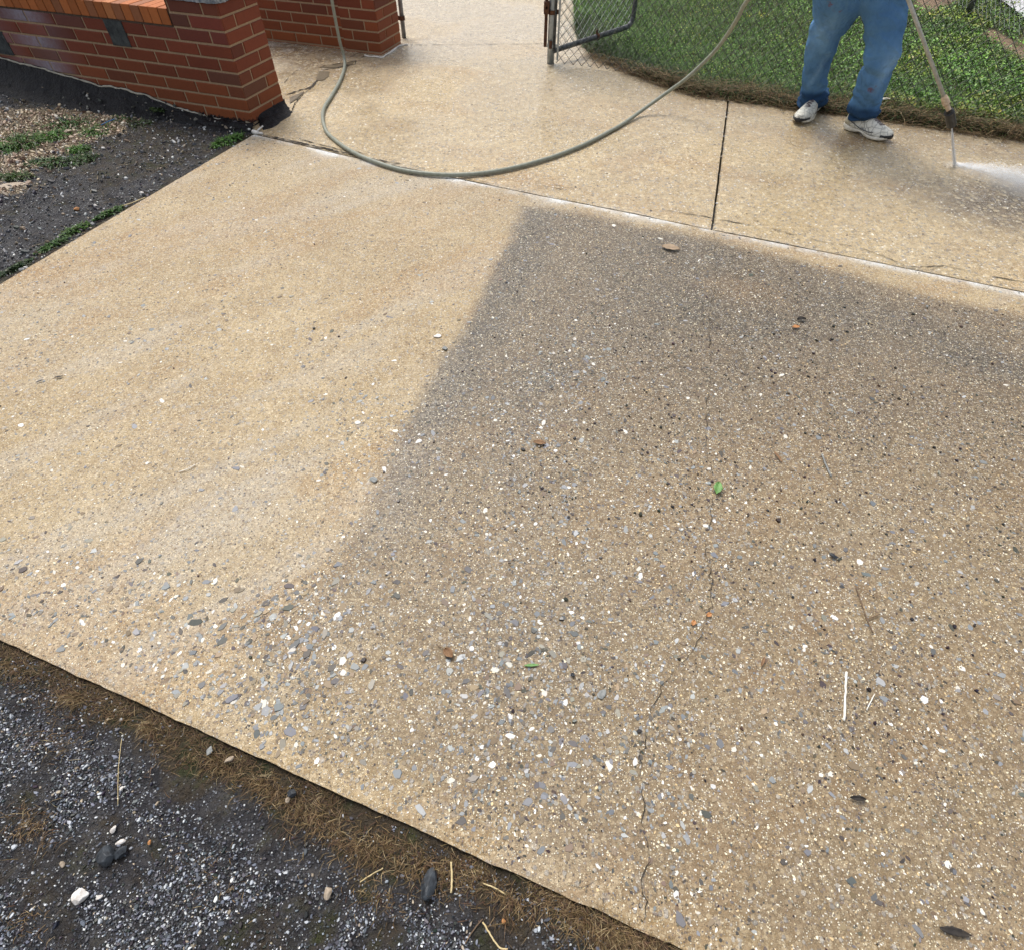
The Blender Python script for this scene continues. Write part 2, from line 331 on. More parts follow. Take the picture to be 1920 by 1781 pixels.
DIRT = gp((985, 388), (958, 445), (930, 500), (882, 590), (838, 665), (803, 725), (767, 790), (732, 850), (700, 910), (668, 965), (630, 1020), (575, 1080), (520, 1130), (455, 1165), (425, 1215), (410, 1300), (440, 1385), (560, 1460), (800, 1580), (1200, 1790), (1500, 1950), (2600, 1950), (2600, 760), (1920, 590), (1760, 560), (1640, 530), (1500, 487), (1330, 448), (1200, 425), (1090, 398))
EDGE = gp((1000, 395), (962, 460), (935, 530), (895, 620), (850, 690), (800, 750), (770, 800), (740, 860), (715, 930), (705, 1000), (690, 1060), (660, 1120))
def masks(x, y):
    wx = x + 0.022 * (fbm(x * 5, y * 5, 3) - 0.5) * 2; wy = y + 0.022 * (fbm(x * 5, y * 5, 9) - 0.5) * 2
    s = sdf(wx, wy, DIRT)
    dirt = sstep(-0.085, 0.085, s)
    soft = sstep(-0.10, 0.20, s)
    low = blob(x, y, 480, 1260, 0.22, 1.6, -0.35)
    dirt = dirt * (1 - low * 0.4); dirt = np.where(y < 0.62, np.minimum(dirt, soft), dirt)
    edgefade = 1 - 0.5 * (1 - sstep(-0.9, -0.35, x)) * np.exp(-(np.maximum(0, segdist(x, y, [CORN, BEND])) / 0.10) ** 2)
    dirt = dirt * edgefade * (0.66 + 0.32 * sstep(1.0, 2.3, y))
    e = segdist(wx, wy, EDGE); grey = 1.2 * np.exp(-(e / 0.15) ** 2) * sstep(0.85, 1.3, y + 0 * x) * sstep(-0.05, 0.06, s)
    grey += 0.70 * blob(wx, wy, 1240, 480, 0.42, 1.5, -0.45) * dirt
    grey += 0.45 * blob(wx, wy, 1180, 600, 0.40, 1.4, -0.4) * dirt
    grey += 0.50 * blob(wx, wy, 1520, 560, 0.22, 3.0, -0.55)
    grey += 0.70 * blob(wx, wy, 1010, 780, 0.20, 1.5, 1.2) * sstep(.35, .6, fbm(x * 9, y * 9, 23))
    grey += 0.28 * blob(wx, wy, 1000, 1060, 0.25, 2.0, 1.5)
    grey += 0.50 * blob(wx, wy, 1770, 640, 0.18, 2.8, -0.5)
    grey += 0.8 * blob(wx, wy, 1880, 690, 0.08, 2.6, -0.45)
    grey += 0.22 * blob(wx, wy, 1500, 700, 0.5, 1.6, -0.4) + 0.7 * blob(wx, wy, 1400, 600, 0.14, 1.8, -0.4) + 0.4 * blob(wx, wy, 1050, 700, 0.14, 1.5, 1.0)
    grey += 0.22 * blob(wx, wy, 540, 1190, 0.12, 1.4, 0.6)
    grey = np.clip(grey * (0.65 + 0.7 * fbm(x * 7, y * 7, 21)), 0, 1)
    jd = segdist(x, y, JOINT)
    jn = fbm(x * 6, y * 6, 31)
    below = sstep(0.0, 0.01, jd)
    white = np.exp(-((jd - .016) / 0.030) ** 2) * sstep(0.30, 0.62, jn * .6 + .4 * fbm(x * 22, y * 22, 32)) * 1.05 + .45 * np.exp(-(jd / 0.08) ** 2) * sstep(0.45, 0.65, jn) * (x < .9)
    rust = 0.55 * blob(x, y, 130, 470, 0.16, 3.2, 1.15) * sstep(0.4, 0.6, fbm(x * 4, y * 4, 41)) + 0.4 * blob(x, y, 1400, 545, 0.12, 1.8, -0.4)
    rust += 0.22 * np.exp(-(segdist(x, y, [L0, CORN]) / 0.07) ** 2) + 0.30 * np.exp(-(segdist(x, y, [CORN, BEND]) / 0.05) ** 2) * fbm(x * 9, y * 9, 5)
    ca, sa_ = math.cos(R(40)), math.sin(R(40)); st1 = fbm((x * ca + y * sa_) * 1.4, (-x * sa_ + y * ca) * 9, 44, 4); st2 = fbm((x * ca + y * sa_) * 2 + 9, (-x * sa_ + y * ca) * 6, 45, 4)
    cl = 1 - np.clip(dirt, 0, 1); rust = rust + 0.52 * sstep(.46, .68, st2) * cl; pale0 = 0.55 * sstep(.50, .72, st1) * cl
    pale = pale0 + 0.35 * blob(x, y, 60, 600, 0.3) + 0.25 * blob(x, y, 700, 330, 0.4, 2.5, -0.4) + 0.3 * blob(x, y, 150, 1150, 0.3, 2) + 0.35 * blob(x, y, 420, 950, 0.3, 1.5)
    wet = 0.35 * grey + 0.2 * dirt + 0.25 * fbm(x * 2, y * 2, 55)
    return dict(dirt=dirt, grey=grey, white=white, rust=np.clip(rust, 0, 1), pale=np.clip(pale, 0, 1), wet=np.clip(wet, 0, 1))

# ------------------------------------------------------------------ ground
A1 = R(160.1); d1 = Vector((math.cos(A1), math.sin(A1), 0)); d2 = Vector((math.cos(A1 - R(90)), math.sin(A1 - R(90)), 0)); UP = Vector((0, 0, 1))
C1 = Vector((-1.732, 4.303, 0.0))
def rise(x, y):
    s_ = (x - C1.x) * d1.x + (y - C1.y) * d1.y; o_ = np.maximum(-((x - C1.x) * d2.x + (y - C1.y) * d2.y), 0)
    return 0.085 * sstep(0.7, 2.3, s_) * np.exp(-(o_ / .34) ** 2) + 0.03 * sstep(0.0, 0.4, -(x + 1.9 + 0.39 * (4.4 - y))) * (fbm(x * 3, y * 3, 64) - .5)
GP = [(-60, -60), (60, -60), (60, 90), (-60, 90)]
M_soil = plain_mat('soil', (0.035, 0.028, 0.02), (0.10, 0.08, 0.055), 9, 0.95, 0.8, 0.02)
npmesh('ground', [(a, b, -0.075) for a, b in GP], [(0, 1, 2, 3)], M_soil)['kind'] = 'structure'

def slab(name, top, bot, nu, nv, mat, mfun, thick=0.10, z0=0.0, rim=0.006, parent=None, vpow=1.0, ragged=0.004):
    u = np.linspace(0, 1, nu); v = np.linspace(0, 1, nv) ** vpow
    T = along(top, u); B = along(bot, u)
    X = T[None, :, 0] * (1 - v[:, None]) + B[None, :, 0] * v[:, None]
    Y = T[None, :, 1] * (1 - v[:, None]) + B[None, :, 1] * v[:, None]
    Z = z0 + 0.003 * (fbm(X * 1.3, Y * 1.3, 71) - 0.5) + 0.0016 * (fbm(X * 30, Y * 30, 72) - 0.5)
    # ragged, slightly rounded rim
    for sl_, ax in ((np.s_[0, :], 0), (np.s_[-1, :], 0), (np.s_[:, 0], 1), (np.s_[:, -1], 1)):
        Z[sl_] -= rim
        nn = (fbm(X[sl_] * 22, Y[sl_] * 22, 77, 4) - 0.5)
        X[sl_] += nn * ragged * 2; Y[sl_] += nn * ragged * 2
    V = np.stack([X, Y, Z], -1).reshape(-1, 3)
    i = np.arange(nv - 1)[:, None] * nu + np.arange(nu - 1)[None, :]
    Fq = np.stack([i, i + nu, i + nu + 1, i + 1], -1).reshape(-1, 4)
    ring = list(range(nu)) + [k * nu + nu - 1 for k in range(1, nv)] + [(nv - 1) * nu + k for k in range(nu - 2, -1, -1)] + [k * nu for k in range(nv - 2, 0, -1)]
    ring = np.array(ring); S = V[ring].copy(); n0 = len(V)
    S1 = S.copy(); S1[:, 2] -= thick * 0.35; jit = (fbm(S[:, 0] * 25, S[:, 1] * 25, 78) - 0.5) * 0.012; S1[:, 0] += jit; S1[:, 1] += jit
    S2 = S.copy(); S2[:, 2] = z0 - thick
    V = np.concatenate([V, S1, S2]); m = len(ring); k = np.arange(m); k2 = (k + 1) % m
    Fs = np.concatenate([np.stack([ring[k2], ring[k], n0 + k, n0 + k2], -1), np.stack([n0 + k2, n0 + k, n0 + m + k, n0 + m + k2], -1)])
    Fq = np.concatenate([Fq[:, ::-1] * 0 + Fq, Fs])
    A = mfun(V[:, 0], V[:, 1])
    for kk in ('dirt', 'grey'):
        A[kk] = A[kk].copy(); A[kk][n0:] = np.maximum(A[kk][n0:], 0.6)
    A['white'] = A['white'].copy(); A['white'][n0:] = 0
    return npmesh(name, V, Fq, mat, parent, True, A)
def off(poly, dd):                      # shift a polyline sideways
    p = np.array(poly); t = np.gradient(p, axis=0); t /= np.hypot(t[:, 0], t[:, 1])[:, None]
    return [tuple(a) for a in p + np.stack([-t[:, 1], t[:, 0]], -1) * dd]
drive = slab('driveway', JOINT, [CORN, BEND], 460, 380, M_slab, masks, 0.12, 0.0, 0.006, ragged=0.0032)
tag(drive, kind='structure')

SPUD = [G(1792, 312), G(1860, 325), G(1960, 352)]
def wmasks(x, y):
    z = np.zeros(np.shape(x)); f1 = fbm(x * 3, y * 3, 81); f2 = fbm(x * 9, y * 9, 82)
    dirt = 0.35 * blob(x, y, 620, 70, 0.6, 1.6, 2.3) + 0.35 * blob(x, y, 560, 150, 0.3, 1.3)
    dirt += 0.95 * blob(x, y, 1900, 400, 0.30, 1.8, -0.5) + 0.3 * blob(x, y, 1600, 262, 0.15, 2.4, -0.4) + 0.35 * blob(x, y, 1850, 270, 0.16, 3.5, -0.4)
    grey = 0.95 * blob(x, y, 1910, 370, 0.24, 1.8, -0.45) + 0.35 * blob(x, y, 1860, 290, 0.08, 3.0, -0.4) 
    LE = gp((1090, 88), (1140, 118), (1200, 145), (1300, 180), (1366, 187), (1480, 205), (1700, 232), (1920, 265))
    ld = segdist(x, y, LE)
    grey += 0.18 * np.exp(-(ld / 0.10) ** 2) * (0.4 + f2); dirt += 0.4 * np.exp(-(ld / 0.10) ** 2)
    white = 0.8 * np.exp(-(segdist(x, y, gp((688, 106), (718, 108), (730, 102), (752, 86), (765, 85))) / 0.012) ** 2)
    jd = segdist(x, y, JOINT)
    white += 0.35 * np.exp(-(jd / 0.02) ** 2) * sstep(0.35, 0.6, f1)
    white += 0.5 * np.exp(-(segdist(x, y, SPUD) / 0.05) ** 2)
    white += 0.35 * np.exp(-(segdist(x, y, [(a, b) for a, b in gp((520, 60), (530, 95))]) / 0.2) ** 2) * sstep(0.45, 0.6, fbm(x * 25, y * 25, 83))
    grey += 0.5 * np.exp(-(segdist(x, y, gp((510, 62), (530, 92))) / 0.18) ** 2)
    rust = 1.0 * blob(x, y, 975, 335, 0.13, 1.8, -0.3) + 0.35 * blob(x, y, 1040, 345, 0.09, 2.5, -0.4) + 0.3 * blob(x, y, 1040, 190, 0.3, 0.8) * sstep(.4, .6, f2) + 0.6 * blob(x, y, 1170, 300, 0.4, 1.6, -0.3) * sstep(.40, .60, f1)
    rust += 0.3 * blob(x, y, 880, 165, 0.35, 1.3) * sstep(.4, .6, f1) + 0.25 * blob(x, y, 620, 100, 0.5, 1.4) * f2 * 2 + 0.4 * blob(x, y, 1590, 265, 0.12, 1.5) * f2 * 2
    ca, sa_ = math.cos(R(-24)), math.sin(R(-24)); st1 = fbm((x * ca + y * sa_) * 1.6, (-x * sa_ + y * ca) * 5, 46, 5); rust += 0.5 * sstep(.48, .68, st1) * (1 - sstep(5.6, 6.6, y)); dirt += 0.25 * sstep(.5, .7, f2) * sstep(.45, .6, fbm(x * 1.7, y * 1.7, 47)) + 0.8 * blob(x, y, 590, 95, 0.55, 1.2) * (.5 + f1)
    pale = sstep(5.2, 6.2, y) * 0.75 + 0.35 * blob(x, y, 1040, 160, 0.5, 0.5) + 0.3 * f1 * 0.6
    wet = 0.75 * sstep(0.40, 0.60, fbm(x * 1.5 + 7, y * 1.5, 85)) + 0.9 * blob(x, y, 1030, 150, 0.6, 0.5) + 0.6 * blob(x, y, 1230, 210, 0.5, 1.4) + 0.5 * blob(x, y, 1560, 250, 0.5, 2, -.4) + 0.5 * grey + 0.15
    return dict(dirt=np.clip(dirt, 0, 1), grey=np.clip(grey, 0, 1), white=np.clip(white, 0, 1), rust=np.clip(rust, 0, 1), pale=np.clip(pale, 0, 1), wet=np.clip(wet, 0, 1))
JW = off(JOINT, 0.006)
jn = np.array(JW); gi = 7                        # groove meets the joint at point 7
gt = G(1366, 184); gb = JW[gi]; gd = (gt[0] - gb[0], gt[1] - gb[1])
far = 5.2
GT = (gb[0] + gd[0] * far, gb[1] + gd[1] * far)
gx = 0.0055
def sh(p, s): return (p[0] + s * gx, p[1])
FL = (-5.2, 14.0)
wl_ = slab('walk', [FL, sh(GT, -1)], [tuple(a) for a in JW[:gi]] + [sh(gb, -1)], 330, 420, M_walk, wmasks, 0.10, 0.001, 0.004, vpow=1.0, ragged=0.004)
FR = (JW[-1][0] + gd[0] * far, JW[-1][1] + gd[1] * far)
wr_ = slab('pavement', [sh(GT, 1), FR], [sh(gb, 1)] + [tuple(a) for a in JW[gi + 1:]], 330, 300, M_walk, wmasks, 0.10, 0.001, 0.004, ragged=0.004)
for o in (wl_, wr_): tag(o, kind='structure')
wr_.name = 'pavement'; wl_.name = 'path'

# cracks, each a thin irregular strip lying in its slab
def crack(pts, wdt, name='crack', parent=None, z=0.0035, jag=0.006, mat=None, seed=0, gapn=0.25):
    p = along(pts, np.linspace(0, 1, max(6, int(sum(math.dist(pts[i], pts[i + 1]) for i in range(len(pts) - 1)) / 0.012))))
    s = np.arange(len(p)) * 0.35 + seed * 10
    t = np.gradient(p, axis=0); t /= np.hypot(t[:, 0], t[:, 1])[:, None] + 1e-9; nn = np.stack([-t[:, 1], t[:, 0]], -1)
    p = p + nn * ((fbm(s * 1.8, s * 0 + seed, 5, 5) - 0.5) * 2.6 * jag)[:, None]
    wv = wdt * 0.62 * (0.12 + 1.5 * np.clip(vn(s * 1.3, s * 0 + 3, seed) - gapn, 0, 1)) * np.minimum(1, np.minimum(np.arange(len(p)), np.arange(len(p))[::-1]) / 3.0 + 0.1)
    a = p + nn * wv[:, None] * 0.5; b = p - nn * wv[:, None] * 0.5
    V = np.zeros((len(p) * 2, 3)); V[:len(p), :2] = a; V[len(p):, :2] = b; V[:, 2] = z
    n = len(p); i = np.arange(n - 1)
    return npmesh(name, V, np.stack([i, i + n, i + n + 1, i + 1], -1), mat or M_crack, parent)
crack(gp((1338, 432), (1338, 445), (1345, 458), (1341, 470), (1342, 520), (1330, 600), (1332, 700), (1325, 780), (1325, 850), (1338, 915), (1330, 985), (1325, 1035), (1335, 1110), (1325, 1170)), 0.0036, parent=drive, jag=0.010, seed=3, gapn=.22)
crack(gp((1325, 1170), (1290, 1230), (1240, 1290), (1215, 1350), (1203, 1420), (1202, 1480), (1205, 1560), (1218, 1610), (1206, 1650), (1210, 1690), (1204, 1728)), 0.0036, parent=drive, jag=0.009, seed=4, gapn=.15)
crack(gp((1120, 1650), (1090, 1665), (1060, 1655)), 0.003, parent=drive, seed=6)
crack(gp((728, 1540), (731, 1512)), 0.003, parent=drive, seed=7)
for i, (pp, wd) in enumerate([
    (((482, 252), (560, 269), (640, 287), (664, 292)), 0.016), (((664, 292), (750, 311), (860, 333), (1000, 362)), 0.006), (((500, 255), (600, 277), (655, 289)), 0.014),
    (((560, 262), (640, 283), (690, 290)), 0.012), (((700, 300), (760, 310), (800, 318)), 0.010), (((860, 322), (960, 340), (1000, 347), (1060, 358)), 0.007),
    (((1030, 346), (1060, 353), (1075, 358)), 0.006), (((1240, 395), (1335, 410), (1400, 423)), 0.008), (((1345, 414), (1440, 430), (1540, 455), (1600, 463)), 0.006),
    (((1610, 465), (1680, 492), (1700, 503)), 0.007), (((1700, 503), (1770, 500), (1850, 518), (1925, 532)), 0.009), (((1735, 512), (1770, 500)), 0.004)]):
    crack(gp(*pp), wd, parent=(wl_ if i < 8 else wr_), z=0.0045, seed=10 + i, gapn=.15)
crack(gp((548, 210), (553, 196), (568, 178), (590, 162), (592, 155), (605, 140)), 0.012, parent=wl_, z=0.0045, seed=31, gapn=0.0)
crack(gp((536, 180), (560, 172), (585, 164), (594, 152), (604, 138)), 0.022, parent=wl_, z=0.0047, seed=32, gapn=0.0, jag=0.01)
crack(gp((532, 158), (540, 148), (556, 134), (564, 130)), 0.009, parent=wl_, z=0.0045, seed=33)
crack(gp((594, 130), (612, 124), (640, 120), (668, 116), (666, 122), (640, 127), (600, 134)), 0.016, parent=wl_, z=0.0047, seed=34, gapn=0.0)
crack(gp((655, 110), (670, 102), (678, 100), (690, 102), (678, 110), (668, 113)), 0.012, parent=wl_, z=0.0045, seed=35, gapn=.1)
crack(gp((700, 114), (800, 116), (1000, 113), (1025, 112)), 0.006, parent=wl_, z=0.0045, seed=36, gapn=.42)
crack(gp((765, 86), (880, 85), (1000, 84), (1020, 83)), 0.012, parent=wl_, z=0.0045, seed=37, gapn=.2)
M_mud = plain_mat('wet_mud', (0.09, 0.07, 0.045), (0.22, 0.175, 0.115), 60, 0.35, 0.4)
def flat(name, pts, z, mat, parent=None, n=40, seed=0, jag=0.01):
    p = along(pts + [pts[0]], np.linspace(0, 1, n + 1)[:-1]); s = np.arange(n)
    p = p + (np.stack([vn(s * .7, s * 0, seed), vn(s * .7, s * 0 + 5, seed)], -1) - 0.5) * jag
    c = p.mean(0); V = np.vstack([np.c_[p, np.full(n, z)], [[c[0], c[1], z]]]); i = np.arange(n)
    return npmesh(name, V, np.stack([i, (i + 1) % n, np.full(n, n)], -1), mat, parent)
flat('mud', gp((598, 135), (618, 136), (616, 146), (604, 153), (593, 152)), 0.0052, M_mud, wl_, seed=2)
flat('mud', gp((600, 128), (640, 121), (664, 117), (662, 122), (630, 129)), 0.0052, M_mud, wl_, seed=3)
flat('mud', gp((542, 186), (572, 172), (568, 178), (552, 190), (545, 196)), 0.0052, M_mud, wl_, seed=4)

# ------------------------------------------------------------------ asphalt, front and side
def asphalt_mat(name):
    n = N(name); big = n.noise(5, 5, 0.65); mid = n.noise(22, 5, 0.65)
    base = n.mix(n.rng(mid, 0.35, 0.7), c4(0.020, 0.020, 0.024), c4(0.070, 0.066, 0.066))
    soil = n.attr('soil'); tan_ = n.attr('tan'); clean = n.attr('clean')
    sn = n.rng(n.math('MULTIPLY_ADD', n.math('SUBTRACT', n.noise(16, 6, .75), 0.5), 2.2, soil), 0.3, 0.95)
    def chips(scale, thr, rad, a, b, k):
        v = n.vor(scale); s_ = n.t.nodes.new('ShaderNodeSeparateColor'); n.L(v.outputs['Color'], s_.inputs[0])
        m = n.math('MULTIPLY', n.math('GREATER_THAN', s_.outputs[0], thr), n.rng(v.outputs['Distance'], rad, rad * 0.8))
        return n.math('MULTIPLY', m, k), n.mix(s_.outputs[1], a, b)
    m1, c1 = chips(170, 0.45, 0.5, c4(0.02, 0.02, 0.026), c4(0.16, 0.165, 0.185), 0.8); base = n.mix(m1, base, c1)
    m2, c2 = chips(210, 0.93, 0.42, c4(0.30, 0.32, 0.36), c4(0.72, 0.74, 0.74), 0.9); base = n.mix(m2, base, c2)
    scol = n.mix(n.noise(70, 5, 0.7), c4(0.020, 0.015, 0.009), c4(0.085, 0.064, 0.040))
    base = n.mix(sn, base, scol)
    m3, c3 = chips(75, 0.25, 0.55, c4(0.14, 0.09, 0.055), c4(0.72, 0.60, 0.42), 0.9)
    base = n.mix(n.math('MULTIPLY', sn, n.rng(n.noise(11, 5, .7), .5, .62, 0, .75)), base, c4(0.032, 0.045, 0.012))
    tn = n.rng(n.math('MULTIPLY_ADD', n.math('SUBTRACT', mid, 0.5), 1.3, tan_), 0.30, 0.65)
    base = n.mix(tn, base, n.mix(m3, c4(0.11, 0.085, 0.055), c3))
    nr = n.bump(n.math('MULTIPLY_ADD', m1, 0.5, n.math('MULTIPLY_ADD', m3, 0.4, n.math('MULTIPLY_ADD', n.noise(26, 5, .75), 2.0, n.noise(110, 4, 0.7)))), 1.0, 0.006)
    base = n.mix(n.rng(n.noise(14, 5, .7), .42, .62, 0, .55), base, n.mix(.6, base, c4(.004, .004, .005)))
    return n.out(base, n.rng(n.noise(6, 3, .5), .35, .6, .45, .85), nr, 0.18)
M_asph = asphalt_mat('asphalt')
bedge = [CORN, BEND]
def amasks(x, y):
    e = segdist(x, y, bedge); le = segdist(x, y, [L0, CORN]); f = fbm(x * 8, y * 8, 91)
    soil = 0.95 * np.exp(-(e / 0.10) ** 2) + 0.5 * sstep(.5, .68, f)
    soil = np.maximum(soil, 0.9 * np.exp(-(le / 0.10) ** 2) * sstep(.3, .6, f + .1))
    soil = np.maximum(soil, 0.62 * sstep(0.0, 0.15, sdf(x, y, gp((0, 180), (250, 195), (420, 250), (470, 255), (400, 300), (250, 345), (150, 420), (140, 340), (0, 330)))))
    tan_ = sstep(-0.06, 0.10, sdf(x, y, gp((-60, 205), (60, 203), (180, 205), (270, 212), (235, 250), (150, 270), (100, 300), (60, 330), (0, 335), (-60, 335))) + 0.16 * (f - 0.5))
    tan_ = np.maximum(tan_, 0.9 * blob(x, y, 15, 350, 0.10, 1.6))
    return dict(soil=np.clip(soil, 0, 1), tan=tan_, clean=0 * x)
def sheet(name, X, Y, Z, mat, mf=None, smooth=True, kind='structure'):
    nv, nu = X.shape; V = np.stack([X, Y, Z], -1).reshape(-1, 3)
    i = np.arange(nv - 1)[:, None] * nu + np.arange(nu - 1)[None, :]
    o = npmesh(name, V, np.stack([i, i + 1, i + nu + 1, i + nu], -1).reshape(-1, 4), mat, None, smooth, mf(V[:, 0], V[:, 1]) if mf else None)
    return tag(o, kind=kind)
ZA = -0.014
xs = np.arange(-5.4, 2.2, 0.0125); ys = np.arange(-1.2, 6.4, 0.0125); X, Y = np.meshgrid(xs, ys)
dB = segdist(X, Y, bedge)
Zg = ZA + rise(X, Y) + 0.014 * (fbm(X * 5, Y * 5, 61) - 0.5) + 0.010 * (fbm(X * 28, Y * 28, 62) - 0.5) - 0.004 * np.exp(-(dB / 0.03) ** 2)
slabin = sdf(X, Y, [JOINT[0], CORN, BEND, JOINT[-1]])
Zg = np.where(slabin > 0.03, -0.09, Zg)
Zg = np.where((Y > JOINT[0][1] + 0.06 - 0.362 * (X - JOINT[0][0])) & (X > -3.6), -0.09, Zg)
asph = sheet('asphalt', X, Y, Zg, M_asph, amasks)

# ------------------------------------------------------------------ stones
def stones(name, x, y, z, r, asp, tint, hgt, mat, kind='stuff', parent=None, ns=7, sink=0.0012, tilt=0.25, rimk=1.0):
    n = len(x); th = rng.random(n) * 2 * math.pi
    ang = (np.arange(ns)[None, :] + rng.random((n, ns)) * 0.55) / ns * 2 * math.pi
    rad = r[:, None] * (0.68 + 0.5 * rng.random((n, ns)))
    u = np.cos(ang) * rad * np.sqrt(asp)[:, None]; v = np.sin(ang) * rad / np.sqrt(asp)[:, None]
    c, s = np.cos(th)[:, None], np.sin(th)[:, None]
    RX = x[:, None] + u * c - v * s; RY = y[:, None] + u * s + v * c
    tx = (rng.random((n, 1)) - .5) * tilt; ty = (rng.random((n, 1)) - .5) * tilt
    lift = (RX - x[:, None]) * tx + (RY - y[:, None]) * ty
    outer = np.stack([RX, RY, z[:, None] - sink + lift * 0.3], -1)
    inr = np.stack([x[:, None] + (RX - x[:, None]) * 0.78, y[:, None] + (RY - y[:, None]) * 0.78, z[:, None] + hgt[:, None] + lift], -1)
    V = np.concatenate([outer, inr], 1).reshape(-1, 3); m = 2 * ns
    k = np.arange(ns); k2 = (k + 1) % ns
    quad = np.stack([k, k2, ns + k2, ns + k], -1)
    base = (np.arange(n) * m)[:, None, None]
    FQ = (quad[None] + base).reshape(-1, 4)
    tp = (np.array([[ns, ns + 1, ns + 2, ns + 3], [ns, ns + 3, ns + 4, ns + 5]] + ([[ns, ns + 5, ns + 6, ns + 6]] if ns == 7 else []))[None] + base)
    me_t = tp[:, :2].reshape(-1, 4)
    # last triangle written as quad through the centre edge when ns is 6
    C = np.repeat(tint, m, 0).reshape(n, m, 3).copy(); C[:, :ns] *= rimk; C = C.reshape(-1, 3)  # outer ring tint darkened: painted shadow rim around each stone, also crevice dirt
    return npmesh(name, V, np.concatenate([FQ, me_t]), mat, parent, False, None, C)
def pal(n, cols, wts, jit=0.12):
    cols = np.array(cols); i = rng.choice(len(cols), n, p=np.array(wts) / sum(wts)); c = cols[i]
    return np.clip(c * (1 + (rng.random((n, 1)) - .5) * 2 * jit) + (rng.random((n, 3)) - .5) * 0.02, 0.003, 0.95)
BLUEG = [(0.235, 0.25, 0.265), (0.16, 0.172, 0.19), (0.38, 0.39, 0.39), (0.10, 0.10, 0.10), (0.26, 0.24, 0.20)]
WHT = [(0.84, 0.83, 0.80), (0.74, 0.70, 0.62)]
def visible(x, y, mlo=40):
    f = y * cP + H * sP; u = y * sP - H * cP
    px = CX + F * x / f; py = CY - F * u / f
    return (f > 0.1) & (px > -120) & (px < 2040) & (py > -60) & (py < 1900)
def sample(n, x0, x1, y0, y1, dens):
    x = x0 + rng.random(n) * (x1 - x0); y = y0 + rng.random(n) * (y1 - y0); k = visible(x, y)
    x = x[k]; y = y[k]; k = rng.random(len(x)) < dens(x, y); return x[k], y[k]
QUAD = [JOINT[0], CORN, BEND, JOINT[-1]]
DPOLY = JOINT + [BEND, CORN]
def clus(x, y):
    d_ = 1.7 * blob(x, y, 540, 1190, 0.13, 1.7, 0.9) + 1.3 * blob(x, y, 250, 1160, 0.15, 2.2, -0.5) + 1.2 * blob(x, y, 480, 1300, 0.13, 1.6, -0.5)
    d_ += 0.6 * blob(x, y, 980, 1180, 0.16, 2.2, 1.4) + 0.75 * blob(x, y, 1000, 1380, 0.22, 1.5, 0.1) + 0.6 * blob(x, y, 1230, 1470, 0.10, 2.5, 1.5)
    d_ += 0.5 * blob(x, y, 1000, 860, 0.15, 2.4, 1.3) + 0.6 * blob(x, y, 600, 860, 0.18, 1.8, 0.7) + 0.35 * blob(x, y, 1080, 690, 0.18, 2.0, 1.2)
    d_ += 0.35 * blob(x, y, 1300, 1080, 0.12, 3, 1.5) + 0.35 * blob(x, y, 50, 1100, 0.15, 1.5) + 0.3 * blob(x, y, 1620, 1160, 0.25, 1.5)
    nz = fbm(x * 4, y * 4, 101); d_ = d_ * (0.4 + 1.2 * nz) + 0.16 * sstep(0.45, 0.75, nz) + 0.05
    clean = blob(x, y, 380, 950, 0.3, 1.6, 0.3)
    e = np.minimum(segdist(x, y, bedge), 1)
    return np.clip(d_ * (1 - 0.75 * clean) * sstep(0.0, 0.10, e + 0.02), 0, 1)
ind = lambda x, y: (sdf(x, y, DPOLY) > 0.012)
def ztop(x, y): return 0.003 * (fbm(x * 1.3, y * 1.3, 71) - 0.5) + 0.0016 * (fbm(x * 30, y * 30, 72) - 0.5)
# large grey and white aggregate
x, y = sample(420000, -3, 5, 0.0, 4.5, lambda x, y: clus(x, y) * 0.62 * ind(x, y) * (0.55 + 0.45 * sstep(-0.1, 0.1, sdf(x, y, DIRT))))
n = len(x); r = np.clip(rng.lognormal(math.log(0.0040), 0.52, n), 0.0020, 0.0145) * (1 + .30 * blob(x, y, 420, 1190, .28, 1.8, -.3))
t = pal(n, BLUEG + [(0.30, 0.22, 0.13), (0.17, 0.12, 0.075), (0.06, 0.055, 0.05)] + WHT, [4, 3.4, 2.6, 2.6, 3, 2.8, 3.0, 2.6, 0.7, 1.5], .2)
far_ = (y > 2.2)[:, None]; t = np.where(far_, t * 0.95 + 0.02, t)
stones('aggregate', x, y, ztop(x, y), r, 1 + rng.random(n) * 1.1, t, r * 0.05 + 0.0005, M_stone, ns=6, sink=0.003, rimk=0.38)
tag(bpy.data.objects['aggregate'], 'exposed grey and white stones bedded in the driveway surface', 'stones', None, 'stuff')
# cream grains
gd_ = lambda x, y: (0.45 + 0.9 * fbm(x * 6, y * 6, 111)) * (0.45 + 0.55 * sstep(-0.05, 0.1, sdf(x, y, DIRT)) + 0.25 * clus(x, y))
x, y = sample(330000, -3, 5, 0.0, 4.5, lambda x, y: np.clip(gd_(x, y), 0, 1) * 0.55 * ind(x, y))
n = len(x); r = np.clip(rng.lognormal(math.log(0.0019), 0.40, n), 0.001, 0.0050)
t = pal(n, [(0.84, 0.76, 0.56), (0.88, 0.85, 0.76), (0.70, 0.52, 0.28), (0.40, 0.36, 0.30), (0.16, 0.12, 0.09)], [4.5, 2.6, 3, 2.6, 3.2])
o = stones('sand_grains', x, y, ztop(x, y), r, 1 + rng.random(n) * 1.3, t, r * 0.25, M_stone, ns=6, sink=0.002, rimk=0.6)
tag(o, 'pale sand grains showing in the driveway surface', 'grit', None, 'stuff')
